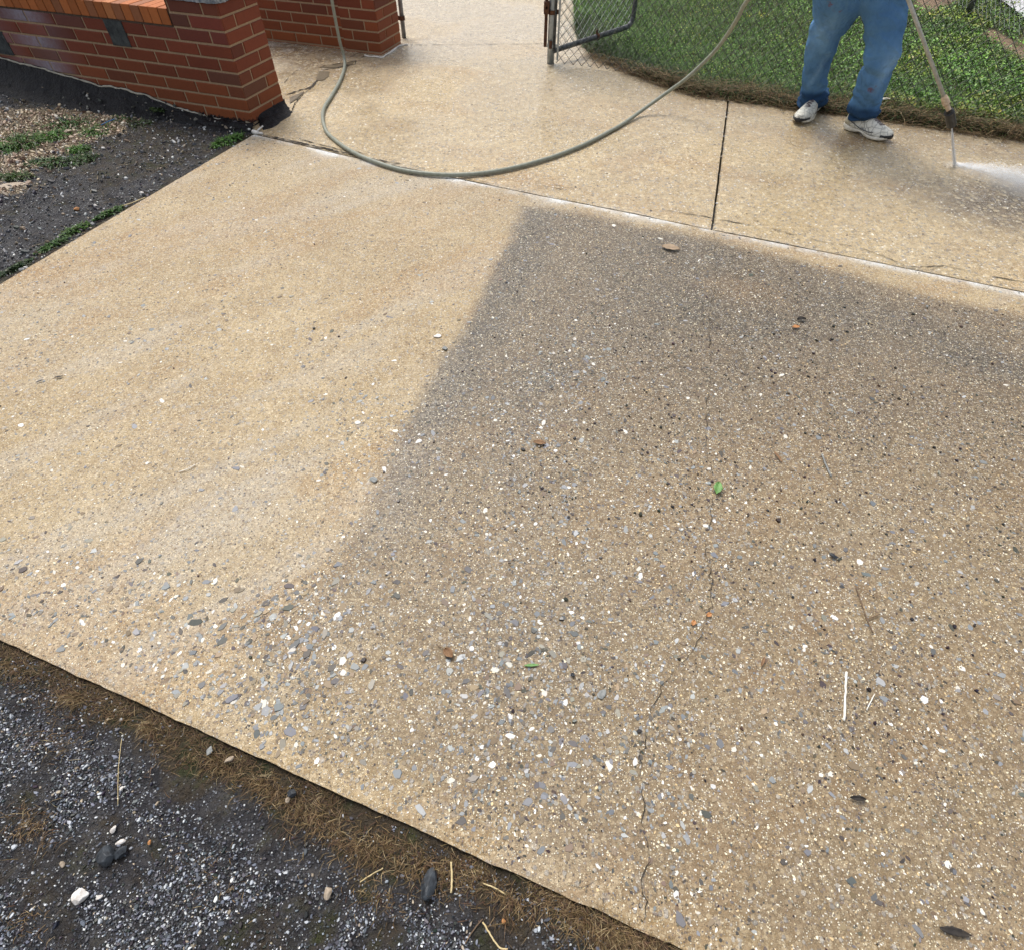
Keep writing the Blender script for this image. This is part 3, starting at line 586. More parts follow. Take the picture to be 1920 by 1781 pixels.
pd_ = lambda x, y: (0.25 + 1.5 * sstep(.4, .7, fbm(x * 5, y * 5, 305))) * (0.10 + sstep(-0.02, 0.12, sdf(x, y, DIRT)) * (0.6 + 0.9 * sstep(.6, 1.6, y)) + .8 * blob(x, y, 1080, 700, .35, 1.5, 1.0))
x, y = sample(300000, -3, 5, 0.0, 4.5, lambda x, y: np.clip(pd_(x, y), 0, 1.4) * 0.6 * ind(x, y))
n = len(x); r = np.clip(rng.lognormal(math.log(0.0024), 0.46, n), 0.001, 0.0075)
t = pal(n, [(0.045, 0.036, 0.028), (0.10, 0.08, 0.06), (0.02, 0.017, 0.016), (0.14, 0.13, 0.12)], [4, 4, 2, 2], .25)
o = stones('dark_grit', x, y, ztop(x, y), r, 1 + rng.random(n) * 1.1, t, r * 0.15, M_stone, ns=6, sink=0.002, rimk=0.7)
tag(o, 'dark specks and grit lodged in the grimy concrete', 'grit', None, 'stuff')
# black tar beads
bd = lambda x, y: 0.9 * blob(x, y, 1150, 740, 0.35, 1.5, 0.3) + 0.5 * blob(x, y, 1350, 860, 0.5, 1.3, 0) + 0.16 * blob(x, y, 1500, 1150, 0.8, 1.3) + 0.35 * blob(x, y, 1080, 1420, 0.10, 1.6) + 0.12 * sstep(0, .1, sdf(x, y, DIRT)) + 0.02
x, y = sample(26000, -3, 5, 0.0, 4.5, lambda x, y: np.clip(bd(x, y) * (0.25 + 1.6 * sstep(.45, .7, fbm(x * 6, y * 6, 303))), 0, 1) * ind(x, y))
n = len(x); r = np.clip(rng.lognormal(math.log(0.0029), 0.42, n), 0.0014, 0.0085)
o = stones('tar_beads', x, y, ztop(x, y), r, 1 + rng.random(n) * 0.5, pal(n, [(0.012, 0.01, 0.012), (0.05, 0.025, 0.02)], [4, 1]), r * 0.8, M_bead, ns=6)
tag(o, 'small black tar beads scattered over the unwashed concrete', 'beads', None, 'stuff')
# walk: a few stones
x, y = sample(110000, -3, 5, 2.3, 8.0, lambda x, y: 0.2 * (0.3 + fbm(x * 4, y * 4, 121)) * (sdf(x, y, DPOLY) < -0.02) * (x > -2.1 + 0.0 * y) * (y > 2.5 - 0 * x))
k = (y < 4.32 - 0.42 * (x - 1.3) + 0.75) & ~((x < -1.55) & (y < 5.9)); x = x[k]; y = y[k]; n = len(x)
r = np.clip(rng.lognormal(math.log(0.0046), 0.35, n), 0.002, 0.011)
t = pal(n, [(0.35, 0.34, 0.35), (0.80, 0.75, 0.62), (0.86, 0.84, 0.78), (0.08, 0.06, 0.05), (0.5, 0.42, 0.34)], [3.5, 3, 2, 2.2, 3])
ok = (x > -1.9)
o = stones('walk_grit', x[ok], y[ok], ztop(x[ok], y[ok]) + 0.001, r[ok], 1 + rng.random(ok.sum()) * 1.2, t[ok], r[ok] * 0.03 + 0.0004, M_stone, ns=6, sink=0.002)
tag(o, 'flecks of pale and dark stone set in the washed walkway', 'grit', None, 'stuff')
# loose chips on the asphalt, front
zz = lambda x, y: ZA + rise(x, y) + 0.014 * (fbm(x * 5, y * 5, 61) - 0.5) + 0.010 * (fbm(x * 28, y * 28, 62) - 0.5) - 0.004 * np.exp(-(segdist(x, y, bedge) / 0.03) ** 2)
def fd(x, y):
    e = segdist(x, y, bedge); f = fbm(x * 8, y * 8, 91); return (0.15 + 0.85 * sstep(0.10, 0.20, e)) * (1.15 - 1.0 * sstep(.46, .62, f)) * (0.42 + 1.1 * sstep(.35, .62, fbm(x * 3 + 4, y * 3, 95))) * (sdf(x, y, DPOLY) < -0.01)
x, y = sample(1000000, -2.2, 1.2, -0.6, 1.3, lambda x, y: np.clip(fd(x, y), 0, 1) * 0.42 * (y < 1.3))
k = (x - CORN[0]) * bdir[1] - (y - CORN[1]) * bdir[0] > 0; x = x[k]; y = y[k]; n = len(x)
r = np.clip(rng.lognormal(math.log(0.0018), 0.45, n), 0.0008, 0.0060)
t = pal(n, [(0.55, 0.58, 0.62), (0.78, 0.79, 0.76), (0.20, 0.22, 0.27), (0.09, 0.095, 0.11), (0.40, 0.33, 0.24), (0.03, 0.03, 0.035)], [1.4, 0.5, 3.6, 5, 0.5, 4], 0.3)
o = stones('gravel', x, y, zz(x, y) + 0.0012, r, 1 + rng.random(n) * 1.2, t, r * 0.6, M_gravel, ns=6, tilt=0.9)
tag(o, 'white and blue grey chips packed over the dark asphalt', 'gravel', None, 'stuff')
# chips on the side asphalt
def fs(x, y): return (0.35 + 0.9 * fbm(x * 3, y * 3, 131)) * ((x - L0[0]) * (L1[1] - L0[1]) - (y - L0[1]) * (L1[0] - L0[0]) > 0.008)
x, y = sample(260000, -5, -1.5, 2.0, 6.0, lambda x, y: np.clip(fs(x, y), 0, 1) * (0.11 + 0.2 * amasks(x, y)['tan']))
tn_ = amasks(x, y)['tan']; n = len(x)
k = (y < 4.28 + 0.362 * (-1.76 - x) ) & ~inside(x, y, DPOLY); x = x[k]; y = y[k]; tn_ = tn_[k]; n = len(x)
r = np.clip(rng.lognormal(math.log(0.0038), 0.5, n), 0.0016, 0.014) * (1 + 0.25 * tn_)
t = pal(n, [(0.45, 0.46, 0.46), (0.78, 0.78, 0.74), (0.12, 0.125, 0.14), (0.05, 0.05, 0.055), (0.20, 0.15, 0.10)], [1.3, 0.35, 4, 5, 2], 0.25)
t2 = pal(n, [(0.52, 0.42, 0.28), (0.30, 0.20, 0.13), (0.66, 0.60, 0.50), (0.15, 0.09, 0.06), (0.50, 0.36, 0.26)], [3, 3, 1, 3, 2], 0.2)
t = np.where((rng.random(n) < tn_ * 0.9)[:, None], t2, t)
o = stones('pebbles', x, y, zz(x, y) + 0.002, r, 1 + rng.random(n) * 1.2, t, r * 0.6, M_gravel, ns=6, tilt=0.9)
tag(o, 'tan and grey pebbles lying on the side asphalt below the wall', 'pebbles', None, 'stuff')

# ------------------------------------------------------------------ brick walls
BL, BH, MJ, Z0 = 0.250, 0.0717, 0.0125, 0.083
def bcol():
    k = random.random(); b = (0.165, 0.038, 0.020)
    if k < 0.15: b = (0.135, 0.036, 0.022)
    elif k < 0.45: b = (0.195, 0.046, 0.022)
    elif k < 0.49: b = (0.13, 0.045, 0.034)
    f = random.uniform(0.9, 1.1); return tuple(c * f for c in b)
class BB:
    def __init__(s): s.V = []; s.F = []; s.C = []
    def brick(s, o, a, bvec, ln, z, h, dep, c):      # o: front lower corner, a along, bvec outward normal
        g = MJ / 2; o = Vector(o); jit = random.uniform(-0.0012, 0.0012)
        x0, x1 = g, ln - g; z0, z1 = z + g, z + h - g; ch = 0.0035
        def P_(x, zz_, dd): return o + a * x + bvec * (dd + jit) + UP * zz_
        vs = [P_(x0, z0, -dep), P_(x1, z0, -dep), P_(x1, z1, -dep), P_(x0, z1, -dep),
              P_(x0, z0, -ch), P_(x1, z0, -ch), P_(x1, z1, -ch), P_(x0, z1, -ch),
              P_(x0 + ch, z0 + ch, 0), P_(x1 - ch, z0 + ch, 0), P_(x1 - ch, z1 - ch, 0), P_(x0 + ch, z1 - ch, 0)]
        fs = [(8, 9, 10, 11), (4, 5, 9, 8), (5, 6, 10, 9), (6, 7, 11, 10), (7, 4, 8, 11), (0, 1, 5, 4), (1, 2, 6, 5), (2, 3, 7, 6), (3, 0, 4, 7), (0, 3, 2, 1)]
        k = len(s.V); s.V += vs; s.F += [tuple(i + k for i in f) for f in fs]; f_ = 1 + 0.30 * max(0, 1 - z / .35); c = (c[0] * f_, c[1] * (1 + .55 * max(0, 1 - z / .35)), c[2]); s.C += [c] * 12
    def face(s, C0, a, out, length, row, start, z, h, smax=None):   # running bond
        x = 0.0; first = True
        while x < length - 0.012:
            ln = start if first and start > 0 else BL; first = False
            ln = min(ln, length - x); s.brick(C0 + a * x, a, out, ln, z, h, 0.095 if ln > 0.05 else 0.05, bcol()); x += ln
    def build(s, name, mat, parent, C0=None):
        mb = MB(); mb.v = [tuple(v) for v in s.V]; mb.f = s.F; mb.c = s.C; o = mb.build(name, mat, parent)
        me = o.data; st = []; tr = []
        for v in me.vertices:
            p = v.co; 
            if C0 is not None:
                sx = (Vector((p.x, p.y, 0)) - C0).dot(d1); q_ = 0
                sx0 = SX0
                q_ = math.exp(-((sx - sx0) / 0.06) ** 2) * 0.9 + 0.4 * math.exp(-((sx - sx0 - .30) / 0.08) ** 2) + 0.2 * math.exp(-((sx - sx0 + .16) / 0.06) ** 2)
                st.append(min(1, q_)); tr.append(max(0.0, 1 - max(0, p.z - 0.0) / 0.09) * 0.75 if p.z < 0.09 else 0)
            else: st.append(0.0); tr.append(0.0)
        a = me.attributes.new('streak', 'FLOAT', 'POINT'); a.data.foreach_set('value', st)
        a = me.attributes.new('tarred', 'FLOAT', 'POINT'); a.data.foreach_set('value', tr)
        return o
def brick_run(root, C0, SP, SD, ztop_p, zc, length, back, zlow, inset=0.0, streaks=True, mat=None, capm=True):
    """pillar SP wide and SD deep with its corner at C0, and a wall running on from it along d1"""
    Cv = Vector((C0[0], C0[1], 0)); pil = BB(); wal = BB(); rows = int(round((ztop_p - Z0) / BH)); lo = int(math.floor((zlow - Z0) / BH))
    for r_ in range(lo, rows):
        z = Z0 + r_ * BH; even = r_ % 2 == 0
        # front
        x = 0.0; first = True; L_ = length if z < zc - 0.01 else SP
        while x < L_ - 0.012:
            ln = (BL if even else BL / 2) if first else BL; first = False; ln = min(ln, L_ - x)
            if inset and abs(x - SP) < .012: ln = BL * (.5 if even else .98)
            if z >= zc - 0.01: ln = min(ln, SP - x)
            tgt = pil if x < SP - 0.01 else wal
            sh_ = inset if x >= SP - 0.01 else 0
            if inset and x < SP < x + ln - 0.01: ln = SP - x
            tgt.brick(Cv + d1 * x + d2 * sh_, d1, -d2, ln, z, BH, 0.095, bcol() if not (z > zc - 0.08 and x < SP) else tuple(c * random.uniform(.7, .95) + 0.012 for c in bcol())); x += ln
        # sides of the pillar
        for (o_, a_, n_, ev) in ((Cv, d2, -d1, not even), (Cv + d2 * SD, d1, d2, even), (Cv + d1 * SP + d2 * SD, -d2, d1, not even)):
            ln_t = SD if abs(a_.dot(d2)) > .5 else SP; x = 0.0; first = True
            if a_.dot(d2) < -.5 and z < zc: continue
            while x < ln_t - 0.012:
                ln = (BL if ev else BL / 2) if first else BL; first = False; ln = min(ln, ln_t - x)
                pil.brick(o_ + a_ * x, a_, n_, ln, z, BH, 0.045, bcol()); x += ln
        # back of the wall
        if z < zc - 0.01:
            x = SP + (0 if even else BL / 2)
            while x < length - BL: wal.brick(Cv + d1 * (x + BL) + d2 * back, -d1, d2, BL, z, BH, 0.09, bcol()); x += BL
    mt = MB(); zt = Z0 + rows * BH; zb = zlow - 0.05
    i_ = 0.006
    mt.box(Cv + d1 * i_ + d2 * i_ + UP * zb, d1 * (SP - 2 * i_), d2 * (SD - 2 * i_), UP * (zt - zb - 0.002))
    mt.build('mortar', M_mortar, root)
    mt = MB(); mt.box(Cv + d1 * (SP - i_ - .003) + d2 * (inset + i_) + UP * zb, d1 * (length - SP), d2 * (back - inset - 2 * i_), UP * (zc - zb - 0.003))
    mt.build('mortar', M_mortar, root)
    pil.build('pillar', mat, root, Cv if streaks else None); wal.build('wall', mat, root, Cv if streaks else None)
    return zt
def wall_hit(px, py):          # photo point -> (distance along the wall face, height)
    x, y, v = ray(px, py); t = (C1.x * -d2.x + C1.y * -d2.y) / (x * -d2.x + y * -d2.y)
    return ((x * t - C1.x) * d1.x + (y * t - C1.y) * d1.y, H + v * t)
SPW = wall_hit(323, 49)[0]
print('pillar width', SPW, wall_hit(323, 49), wall_hit(312, 12))
SX0 = wall_hit(62, 60)[0]
bw = empty('brick_wall', C1); bw.location = (0, 0, 0)
tag(bw, 'low red brick wall with orange brick coping and a corner pillar beside the driveway', 'brick wall')
zc1 = Z0 + 6 * BH
zt1 = brick_run(bw, (C1.x, C1.y), SPW, 0.375, Z0 + 8 * BH, zc1, 4.6, 0.20, -0.06, mat=M_brick)
# coping: orange bricks on edge, each a brick of its own colour in one course
cp = BB(); x = SPW; Cv = Vector((C1.x, C1.y, 0)); ct = 0.0715
cm = MB()
while x < 4.6:
    k = random.random(); f = random.uniform(0.8, 1.2); c = (0.40 * f, 0.125 * f, 0.036 * f) if k < 0.6 else (0.33 * f, 0.125 * f, 0.055 * f)
    if k > 0.9: c = (0.46 * f, 0.17 * f, 0.06 * f)
    g = 0.003; ov = 0.004; j = random.uniform(-.0015, .0015); zz0 = zc1 + 0.006; zz1 = zc1 + 0.090 + random.uniform(-.001, .001)
    cm.box(Cv + d1 * (x + g) - d2 * (ov + j) + UP * zz0, d1 * (ct - 2 * g), d2 * 0.215, UP * (zz1 - zz0), c); x += ct
cpo = cm.build('coping', M_brick2, bw)
bv = cpo.modifiers.new('b', 'BEVEL'); bv.width = 0.003; bv.segments = 2
mt = MB(); mt.box(Cv + d1 * (SPW + .002) + d2 * 0.002 + UP * (zc1 - 0.004), d1 * 4.15, d2 * 0.204, UP * 0.088); mt.build('coping_mortar', plain_mat('coping_mortar', (0.05, 0.035, 0.03), (0.14, 0.09, 0.06), 80, 0.9), bw)
# pillar cap of rough blue grey stone
def rough_block(name, o, ax, ay, az, mat, parent, jag=0.01, n=14, seed=0):
    bm = bmesh.new(); bmesh.ops.create_cube(bm, size=1.0); bmesh.ops.subdivide_edges(bm, edges=bm.edges[:], cuts=n, use_grid_fill=True)
    o = Vector(o); ax = Vector(ax); ay = Vector(ay); az = Vector(az)
    for v in bm.verts:
        p = o + ax * (v.co.x + .5) + ay * (v.co.y + .5) + az * (v.co.z + .5)
        j = Vector([float(fbm(np.array([p.x * 22 + p.z * 9 + k * 7]), np.array([p.y * 22 + p.z * 15]), seed + k)[0]) - 0.5 for k in range(3)]) * jag * 2
        v.co = p + j
    me = bpy.data.meshes.new(name); bm.to_mesh(me); bm.free(); me.materials.append(mat)
    return link(bpy.data.objects.new(name, me), parent)
rough_block('cap', Cv - d1 * 0.012 - d2 * 0.012 + UP * (zt1 - 0.006), d1 * (SPW + .025), d2 * 0.40, UP * 0.05, M_cap, bw, 0.008, 22, 4)
def inset_stone(s0, s1, z0, z1, sd):
    rough_block('inset_stone', Cv + d1 * s0 - d2 * 0.004 + UP * z0, d1 * (s1 - s0), d2 * 0.06, UP * (z1 - z0), M_slate, bw, 0.003, 8, sd)
def s_at(px, z):                           # distance along the wall face seen at photo column px, height z
    lo, hi = 0, 4.5
    for _ in range(40):
        m = (lo + hi) / 2; p = Cv + d1 * m + UP * z
        if CX + p.x * ppm(p) > px: lo = m
        else: hi = m
    return lo
sa, sb = wall_hit(238, 66)[0], wall_hit(203, 62)[0]
inset_stone(sa + .003, sb - .003, zc1 - 2 * BH + 0.003, zc1 - 0.003, 5)
sa = wall_hit(14, 80)[0]; inset_stone(sa, sa + 0.22, zc1 - 4 * BH + 0.003, zc1 - 2 * BH - 0.003, 6)

# tar and mortar remnant along the foot of the wall
def tar_strip():
    n = 300; m = 16; s = np.linspace(-0.02, 4.5, n); bx = np.array([C1.x, C1.y])
    rim_ = [wall_hit(a_, b_) for a_, b_ in ((455, 238), (432, 232), (400, 222), (330, 203), (300, 190), (240, 170), (190, 163), (135, 148), (85, 132), (27, 118), (0, 108))]
    out_ = [G(a_, b_, ZA) for a_, b_ in ((462, 248), (440, 250), (400, 246), (350, 234), (300, 226), (250, 216), (190, 206), (130, 176), (60, 166), (0, 160))]
    up = np.interp(s, [-.02, 0.02] + [q_[0] for q_ in rim_[1:]] + [4.5], [0.0, 0.0] + [max(0.004, q_[1]) for q_ in rim_[1:]] + [.05]) + 0.022 * (fbm(s * 13, s * 0, 142) - .5)
    os_ = [((p_[0] - C1.x) * d1.x + (p_[1] - C1.y) * d1.y, -((p_[0] - C1.x) * d2.x + (p_[1] - C1.y) * d2.y)) for p_ in out_]
    wv = np.interp(s, [q_[0] for q_ in os_], [q_[1] for q_ in os_]) * (0.85 + 0.35 * fbm(s * 7, s * 0, 141))
    wv = np.maximum(wv, 0.05 + 0.16 * sstep(.3, 1.4, s) + 0.06 * (fbm(s * 5, s * 0, 145) - .5))
    V = []
    for j in range(m):
        t = j / (m - 1)
        o_ = np.where(t < 0.15, 0.006 + 0 * s, 0.006 + (t - 0.15) / 0.85 * wv)
        pq = bx[None] + np.outer(s, [d1.x, d1.y]) - np.outer(o_, [d2.x, d2.y]); rz_ = rise(pq[:, 0], pq[:, 1])
        z = np.where(t < 0.15, up * (1 - t / 0.15) + ZA * 0 + 0.0 * s, 0.0)
        zg = ZA + rz_ + 0.022 * np.sin(np.clip((t - .1) / .9, 0, 1) * math.pi) * (0.5 + fbm(s * 12, s * 0 + t * 6, 143)) + 0.035 * np.clip(1 - t * 1.6, 0, 1)
        zg = zg + np.maximum(0, up - ZA - rz_ - .02) * np.clip(1 - (t - .15) / .85, 0, 1) ** 2.2 + 0.022 * (fbm(s * 24, s * 0 + t * 7, 144) - .5) * min(1, t * 3)
        z = np.where(t < 0.15, np.maximum(up * (1 - t / 0.15) + zg * (t / 0.15), zg), zg - (0.012 if j == m - 1 else 0))
        p = bx[None] + np.outer(s, [d1.x, d1.y]) - np.outer(o_, [d2.x, d2.y]); V.append(np.c_[p, z])
    V = np.array(V).reshape(-1, 3); i = np.arange(m - 1)[:, None] * n + np.arange(n - 1)[None]
    o = npmesh('tar_strip', V, np.stack([i, i + 1, i + n + 1, i + n], -1).reshape(-1, 4), M_tar, None, True)
    pk = rng.choice(len(V), 420); pv_ = V[pk]; ok_ = (pv_[:, 2] < .09) & (rng.random(420) < .9)
    pv_ = pv_[ok_]; pn = len(pv_); rr_ = np.clip(rng.lognormal(math.log(.006), .5, pn), .003, .02)
    q2 = stones('chips', pv_[:, 0] + rng.normal(0, .01, pn), pv_[:, 1] + rng.normal(0, .01, pn), pv_[:, 2] + .003, rr_, 1 + rng.random(pn), pal(pn, [(.5, .5, .47), (.16, .15, .13), (.05, .05, .05), (.28, .23, .16)], [1, 3, 4, 2], .2), rr_ * .5, M_gravel, ns=6, tilt=.8)
    tag(q2, 'stone chips stuck to the tar at the foot of the wall', 'chips', None, 'stuff')
    tag(o, 'black tar smeared along the foot of the brick wall', 'tar')
    # grey rim where the tar met the bricks
    rim = MB(); pts = [Vector((bx[0] + d1.x * a - d2.x * 0.009, bx[1] + d1.y * a - d2.y * 0.009, b + 0.007)) for a, b in zip(s[18:], up[18:])]
    rim.tube(pts, [0.0035 + 0.005 * float(vn(np.array([k * .8]), np.array([0.0]), 7)[0]) for k in range(len(pts))], 6)
    rim.build('mortar_rim', M_rim, o)
tar_strip()
# tar at the side of the pillar, on the walk
def tar_pad():
    pts = [C1 + d2 * 0.06, Vector(G3(492, 246)), Vector(G3(508, 242)), Vector(G3(520, 236)), Vector(G3(533, 225)), Vector(G3(544, 219)), Vector(G3(547, 212)), C1 + d2 * 0.385]
    p2 = [(a.x, a.y) for a in pts]
    n = 70; q_ = along(p2, np.linspace(0, 1, n)); b = np.array([[C1.x + d2.x * (0.06 + .325 * k / (n - 1)) + d1.x * .004, C1.y + d2.y * (0.06 + .325 * k / (n - 1)) + d1.y * .004] for k in range(n)])
    V = []
    for j in range(9):
        t = j / 8; pp = b * (1 - t) + q_ * t; jj = (fbm(pp[:, 0] * 40, pp[:, 1] * 40, 151) - 0.5)[:, None] * 0.034 * t
        z = 0.048 * (1 - t) ** 3 + 0.012 * math.sin(math.pi * min(1, t * 1.02)) * (0.5 + fbm(pp[:, 0] * 30, pp[:, 1] * 30, 152)) + (0.002 if j < 8 else -0.001)
        V.append(np.c_[pp + jj, z])
    V = np.array(V).reshape(-1, 3); i = np.arange(8)[:, None] * n + np.arange(n - 1)[None]
    o = npmesh('tar_patch', V, np.stack([i, i + 1, i + n + 1, i + n], -1).reshape(-1, 4), M_tar, None, True)
    tag(o, 'lump of black tar beside the corner pillar on the walkway', 'tar')
tar_pad()
mb = MB()
for a, b, r_ in (((474, 248), (484, 250), 0.013), ((478, 250), (492, 251), 0.009), ((480, 247), (494, 238), 0.006), ((494, 238), (502, 231), 0.005)):
    p, q_ = Vector(G3(*a, 0.004)), Vector(G3(*b, 0.010)); k = [p.lerp(q_, t / 5) + Vector((random.uniform(-.004, .004), random.uniform(-.004, .004), random.uniform(-.001, .004))) for t in range(6)]
    mb.tube(k, [r_ * random.uniform(.6, 1.1) for _ in k], 8)
tag(mb.build('cement_dab', M_white, None, True), 'white cement dab at the foot of the corner pillar', 'cement')

# far wall and pillar
P2c = (-1.10, 5.865)
bw2 = empty('brick_wall'); tag(bw2, 'shorter brick wall and pillar behind the hose, beyond the open gateway', 'brick wall')
zt2 = brick_run(bw2, P2c, 0.35, 0.375, Z0 + 9 * BH, Z0 + 7 * BH, 3.4, 0.20, -0.06, inset=0.03, streaks=False, mat=M_brick2)
Pv = Vector((P2c[0], P2c[1], 0))
rough_block('cap', Pv - d1 * 0.012 - d2 * 0.012 + UP * (zt2 - 0.004), d1 * 0.375, d2 * 0.40, UP * 0.05, M_cap, bw2, 0.006, 14, 14)
cm = MB(); x = 0.352
while x < 3.4:
    f = random.uniform(0.8, 1.2); cm.box(Pv + d1 * (x + .003) + d2 * 0.026 + UP * (Z0 + 7 * BH + .005), d1 * (ct - .006), d2 * 0.18, UP * .085, (0.40 * f, 0.125 * f, 0.036 * f)); x += ct
cm.build('coping', M_brick2, bw2)
mb = MB(); k = [Vector((*G(a, b), 0.004)) + Vector((0, 0, random.uniform(0, .006))) for a, b in ((684, 106), (692, 108), (705, 109), (717, 110), (724, 106), (731, 101), (740, 95), (748, 89), (756, 87), (765, 86))]
k = catmull(k, 4); mb.tube(k, [0.007 * random.uniform(.5, 1.3) for _ in k], 6)
tag(mb.build('cement_dab', M_white, None, True), 'white cement line around the foot of the far brick pillar', 'cement')
# metal post strapped to the far pillar
gpst = empty('gate_post'); tag(gpst, 'thin dark metal post with a hinge clamp beside the far brick pillar', 'post')
bx_ = Vector(G3(758, 72)); mb = MB(); mb.tube([bx_ + UP * z for z in (0, .4, .8, 1.1)], 0.019, 12); mb.build('pole', plain_mat('grey_post', (0.12, 0.13, 0.15), (0.30, 0.31, 0.33), 30, 0.5, .2, .001, .5, .4), gpst, True)
mb = MB(); mb.tube([bx_ + UP * .13, bx_ + UP * .16], 0.026, 12); mb.box(bx_ + Vector((-.05, -.01, .13)), (.05, 0, 0), (0, .02, 0), (0, 0, .03)); mb.build('clamp', M_rust, gpst)

# ------------------------------------------------------------------ lawn
LB = gp((1079, 60), (1083, 76), (1092, 92), (1112, 108), (1140, 121), (1200, 146), (1250, 166), (1300, 182), (1366, 190), (1480, 206), (1600, 221), (1700, 235), (1800, 250), (1920, 267))
d_ = (LB[-1][0] - LB[-2][0], LB[-1][1] - LB[-2][1]); q = math.hypot(*d_); LB.append((LB[-1][0] + d_[0] / q * 3, LB[-1][1] + d_[1] / q * 3))
tl = G(1074, 0); sl0 = (tl[0] - LB[0][0], tl[1] - LB[0][1])
LT = [(LB[0][0] + sl0[0] * 3.6, LB[0][1] + sl0[1] * 3.6), (5.5, 12.0), (11, 10.5)]
nu, nv = 420, 200
u = np.linspace(0, 1, nu); v = np.linspace(0, 1, nv) ** 1.6
T_ = along(LB, u); B_ = along(LT, u)
X = T_[None, :, 0] * (1 - v[:, None]) + B_[None, :, 0] * v[:, None]; Y = T_[None, :, 1] * (1 - v[:, None]) + B_[None, :, 1] * v[:, None]
ed = np.minimum(segdist(X, Y, LB), 0.5)
rag = (fbm(T_[:, 0] * 14, T_[:, 1] * 14, 161) - 0.5) * 0.06
Y[0] += rag; X[0] += rag * 0.3; Y[1] += rag; X[1] += rag * .3; Y[2] += rag * .8
def lawn_z(X, Y, ed): return 0.030 * sstep(0, 0.05, ed) + 0.035 * (fbm(X * 4, Y * 4, 162) - 0.4) * sstep(0, .2, ed) + 0.02 * (fbm(X * 25, Y * 25, 163) - .5) * sstep(0, .05, ed) - 0.006
Z = lawn_z(X, Y, ed); Z[0] = -0.02
BARE = [gp((1895, 95), (1925, 60), (1990, 110), (2000, 160), (1930, 150)), gp((1835, 72), (1860, 62), (1925, 108), (1935, 135), (1890, 112)), gp((1712, 28), (1712, -12), (1800, -14), (1790, 12), (1750, 30))]
def bare(x, y):
    r_ = 0
    for b in BARE: r_ = np.maximum(r_, sstep(-0.06, 0.06, sdf(x, y, b) + 0.1 * (fbm(x * 6, y * 6, 171) - .5)))
    return r_
def lmask(x, y): return dict(bare=bare(x, y))
nn_ = N('lawn_soil'); z1 = nn_.noise(30, 5, .7); z2 = nn_.noise(150, 3, .6)
cc = nn_.mix(nn_.rng(z1, .35, .65), c4(0.018, 0.016, 0.008), c4(0.07, 0.055, 0.028)); ct_ = nn_.mix(nn_.rng(nn_.math('MULTIPLY_ADD', z2, .5, z1), .5, .95), c4(0.13, 0.085, 0.06), c4(0.33, 0.24, 0.165))
M_lawnsoil = nn_.out(nn_.mix(nn_.attr('bare'), cc, ct_), 0.95, nn_.bump(nn_.math('ADD', z1, z2), 1.0, 0.01), .2)
lw = sheet('lawn', X, Y, Z, M_lawnsoil, lmask)

def in_lawn(n, vp=1.7, umax=1.0):
    u_ = rng.random(n) * umax; v_ = rng.random(n) ** vp
    a = along(LB, u_); b = along(LT, u_); return a[:, 0] * (1 - v_) + b[:, 0] * v_, a[:, 1] * (1 - v_) + b[:, 1] * v_, u_, v_
def leaves(name, x, y, z, size, tint, tiltmax=0.9, mat=M_leaf, fold=0.25):
    n = len(x); th = rng.random(n) * 2 * math.pi; ti = rng.random(n) * tiltmax; tw = (rng.random(n) - .5) * 1.0
    # six points: base, left, upper-left, tip, upper-right, right  (local: length along a)
    prof = np.array([[-.5, 0, 0], [-.2, .42, fold], [.2, .42, fold], [.5, 0, 0.02], [.2, -.42, fold], [-.2, -.42, fold]])
    a = np.stack([np.cos(th) * np.cos(ti), np.sin(th) * np.cos(ti), np.sin(ti)], -1); b = np.stack([-np.sin(th), np.cos(th), tw * .6], -1); b /= np.linalg.norm(b, axis=1)[:, None]; c = np.cross(a, b)
    V = np.stack([x, y, z], -1)[:, None] + size[:, None, None] * (prof[None, :, 0:1] * a[:, None] + prof[None, :, 1:2] * b[:, None] * 0.95 + prof[None, :, 2:3] * c[:, None])
    base = (np.arange(n) * 6)[:, None, None]; Fq = (np.array([[0, 3, 2, 1], [0, 5, 4, 3]])[None] + base).reshape(-1, 4)
    return npmesh(name, V.reshape(-1, 3), Fq, mat, None, False, None, np.repeat(tint, 6, 0))
def blades(name, x, y, z, ln, wd, tint, lean=0.9, mat=M_straw, flat_=0.0, dirn=None, parent=None):
    n = len(x); th = rng.random(n) * 2 * math.pi if dirn is None else dirn
    le = lean * (0.3 + 0.7 * rng.random(n)); hx = np.cos(th); hy = np.sin(th); sx = -hy; sy = hx
    V = np.zeros((n, 6, 3)); curl = (rng.random(n) - .5) * .5
    for k, (t, wk) in enumerate(((0, 1.0), (.5, .8), (1.0, .15))):
        ho = ln * np.sin(le * (0.35 + .65 * t)) * t; ve = ln * np.cos(np.minimum(le * (0.4 + t), 1.9)) * t * (1 - flat_)
        cx = x + hx * ho + sx * curl * ln * t * t; cy = y + hy * ho + sy * curl * ln * t * t
        V[:, 2 * k, 0] = cx + sx * wd * wk / 2; V[:, 2 * k, 1] = cy + sy * wd * wk / 2; V[:, 2 * k, 2] = z + ve
        V[:, 2 * k + 1, 0] = cx - sx * wd * wk / 2; V[:, 2 * k + 1, 1] = cy - sy * wd * wk / 2; V[:, 2 * k + 1, 2] = z + ve
    base = (np.arange(n) * 6)[:, None, None]; Fq = (np.array([[0, 1, 3, 2], [2, 3, 5, 4]])[None] + base).reshape(-1, 4)
    return npmesh(name, V.reshape(-1, 3), Fq, mat, parent, False, None, np.repeat(tint, 6, 0))
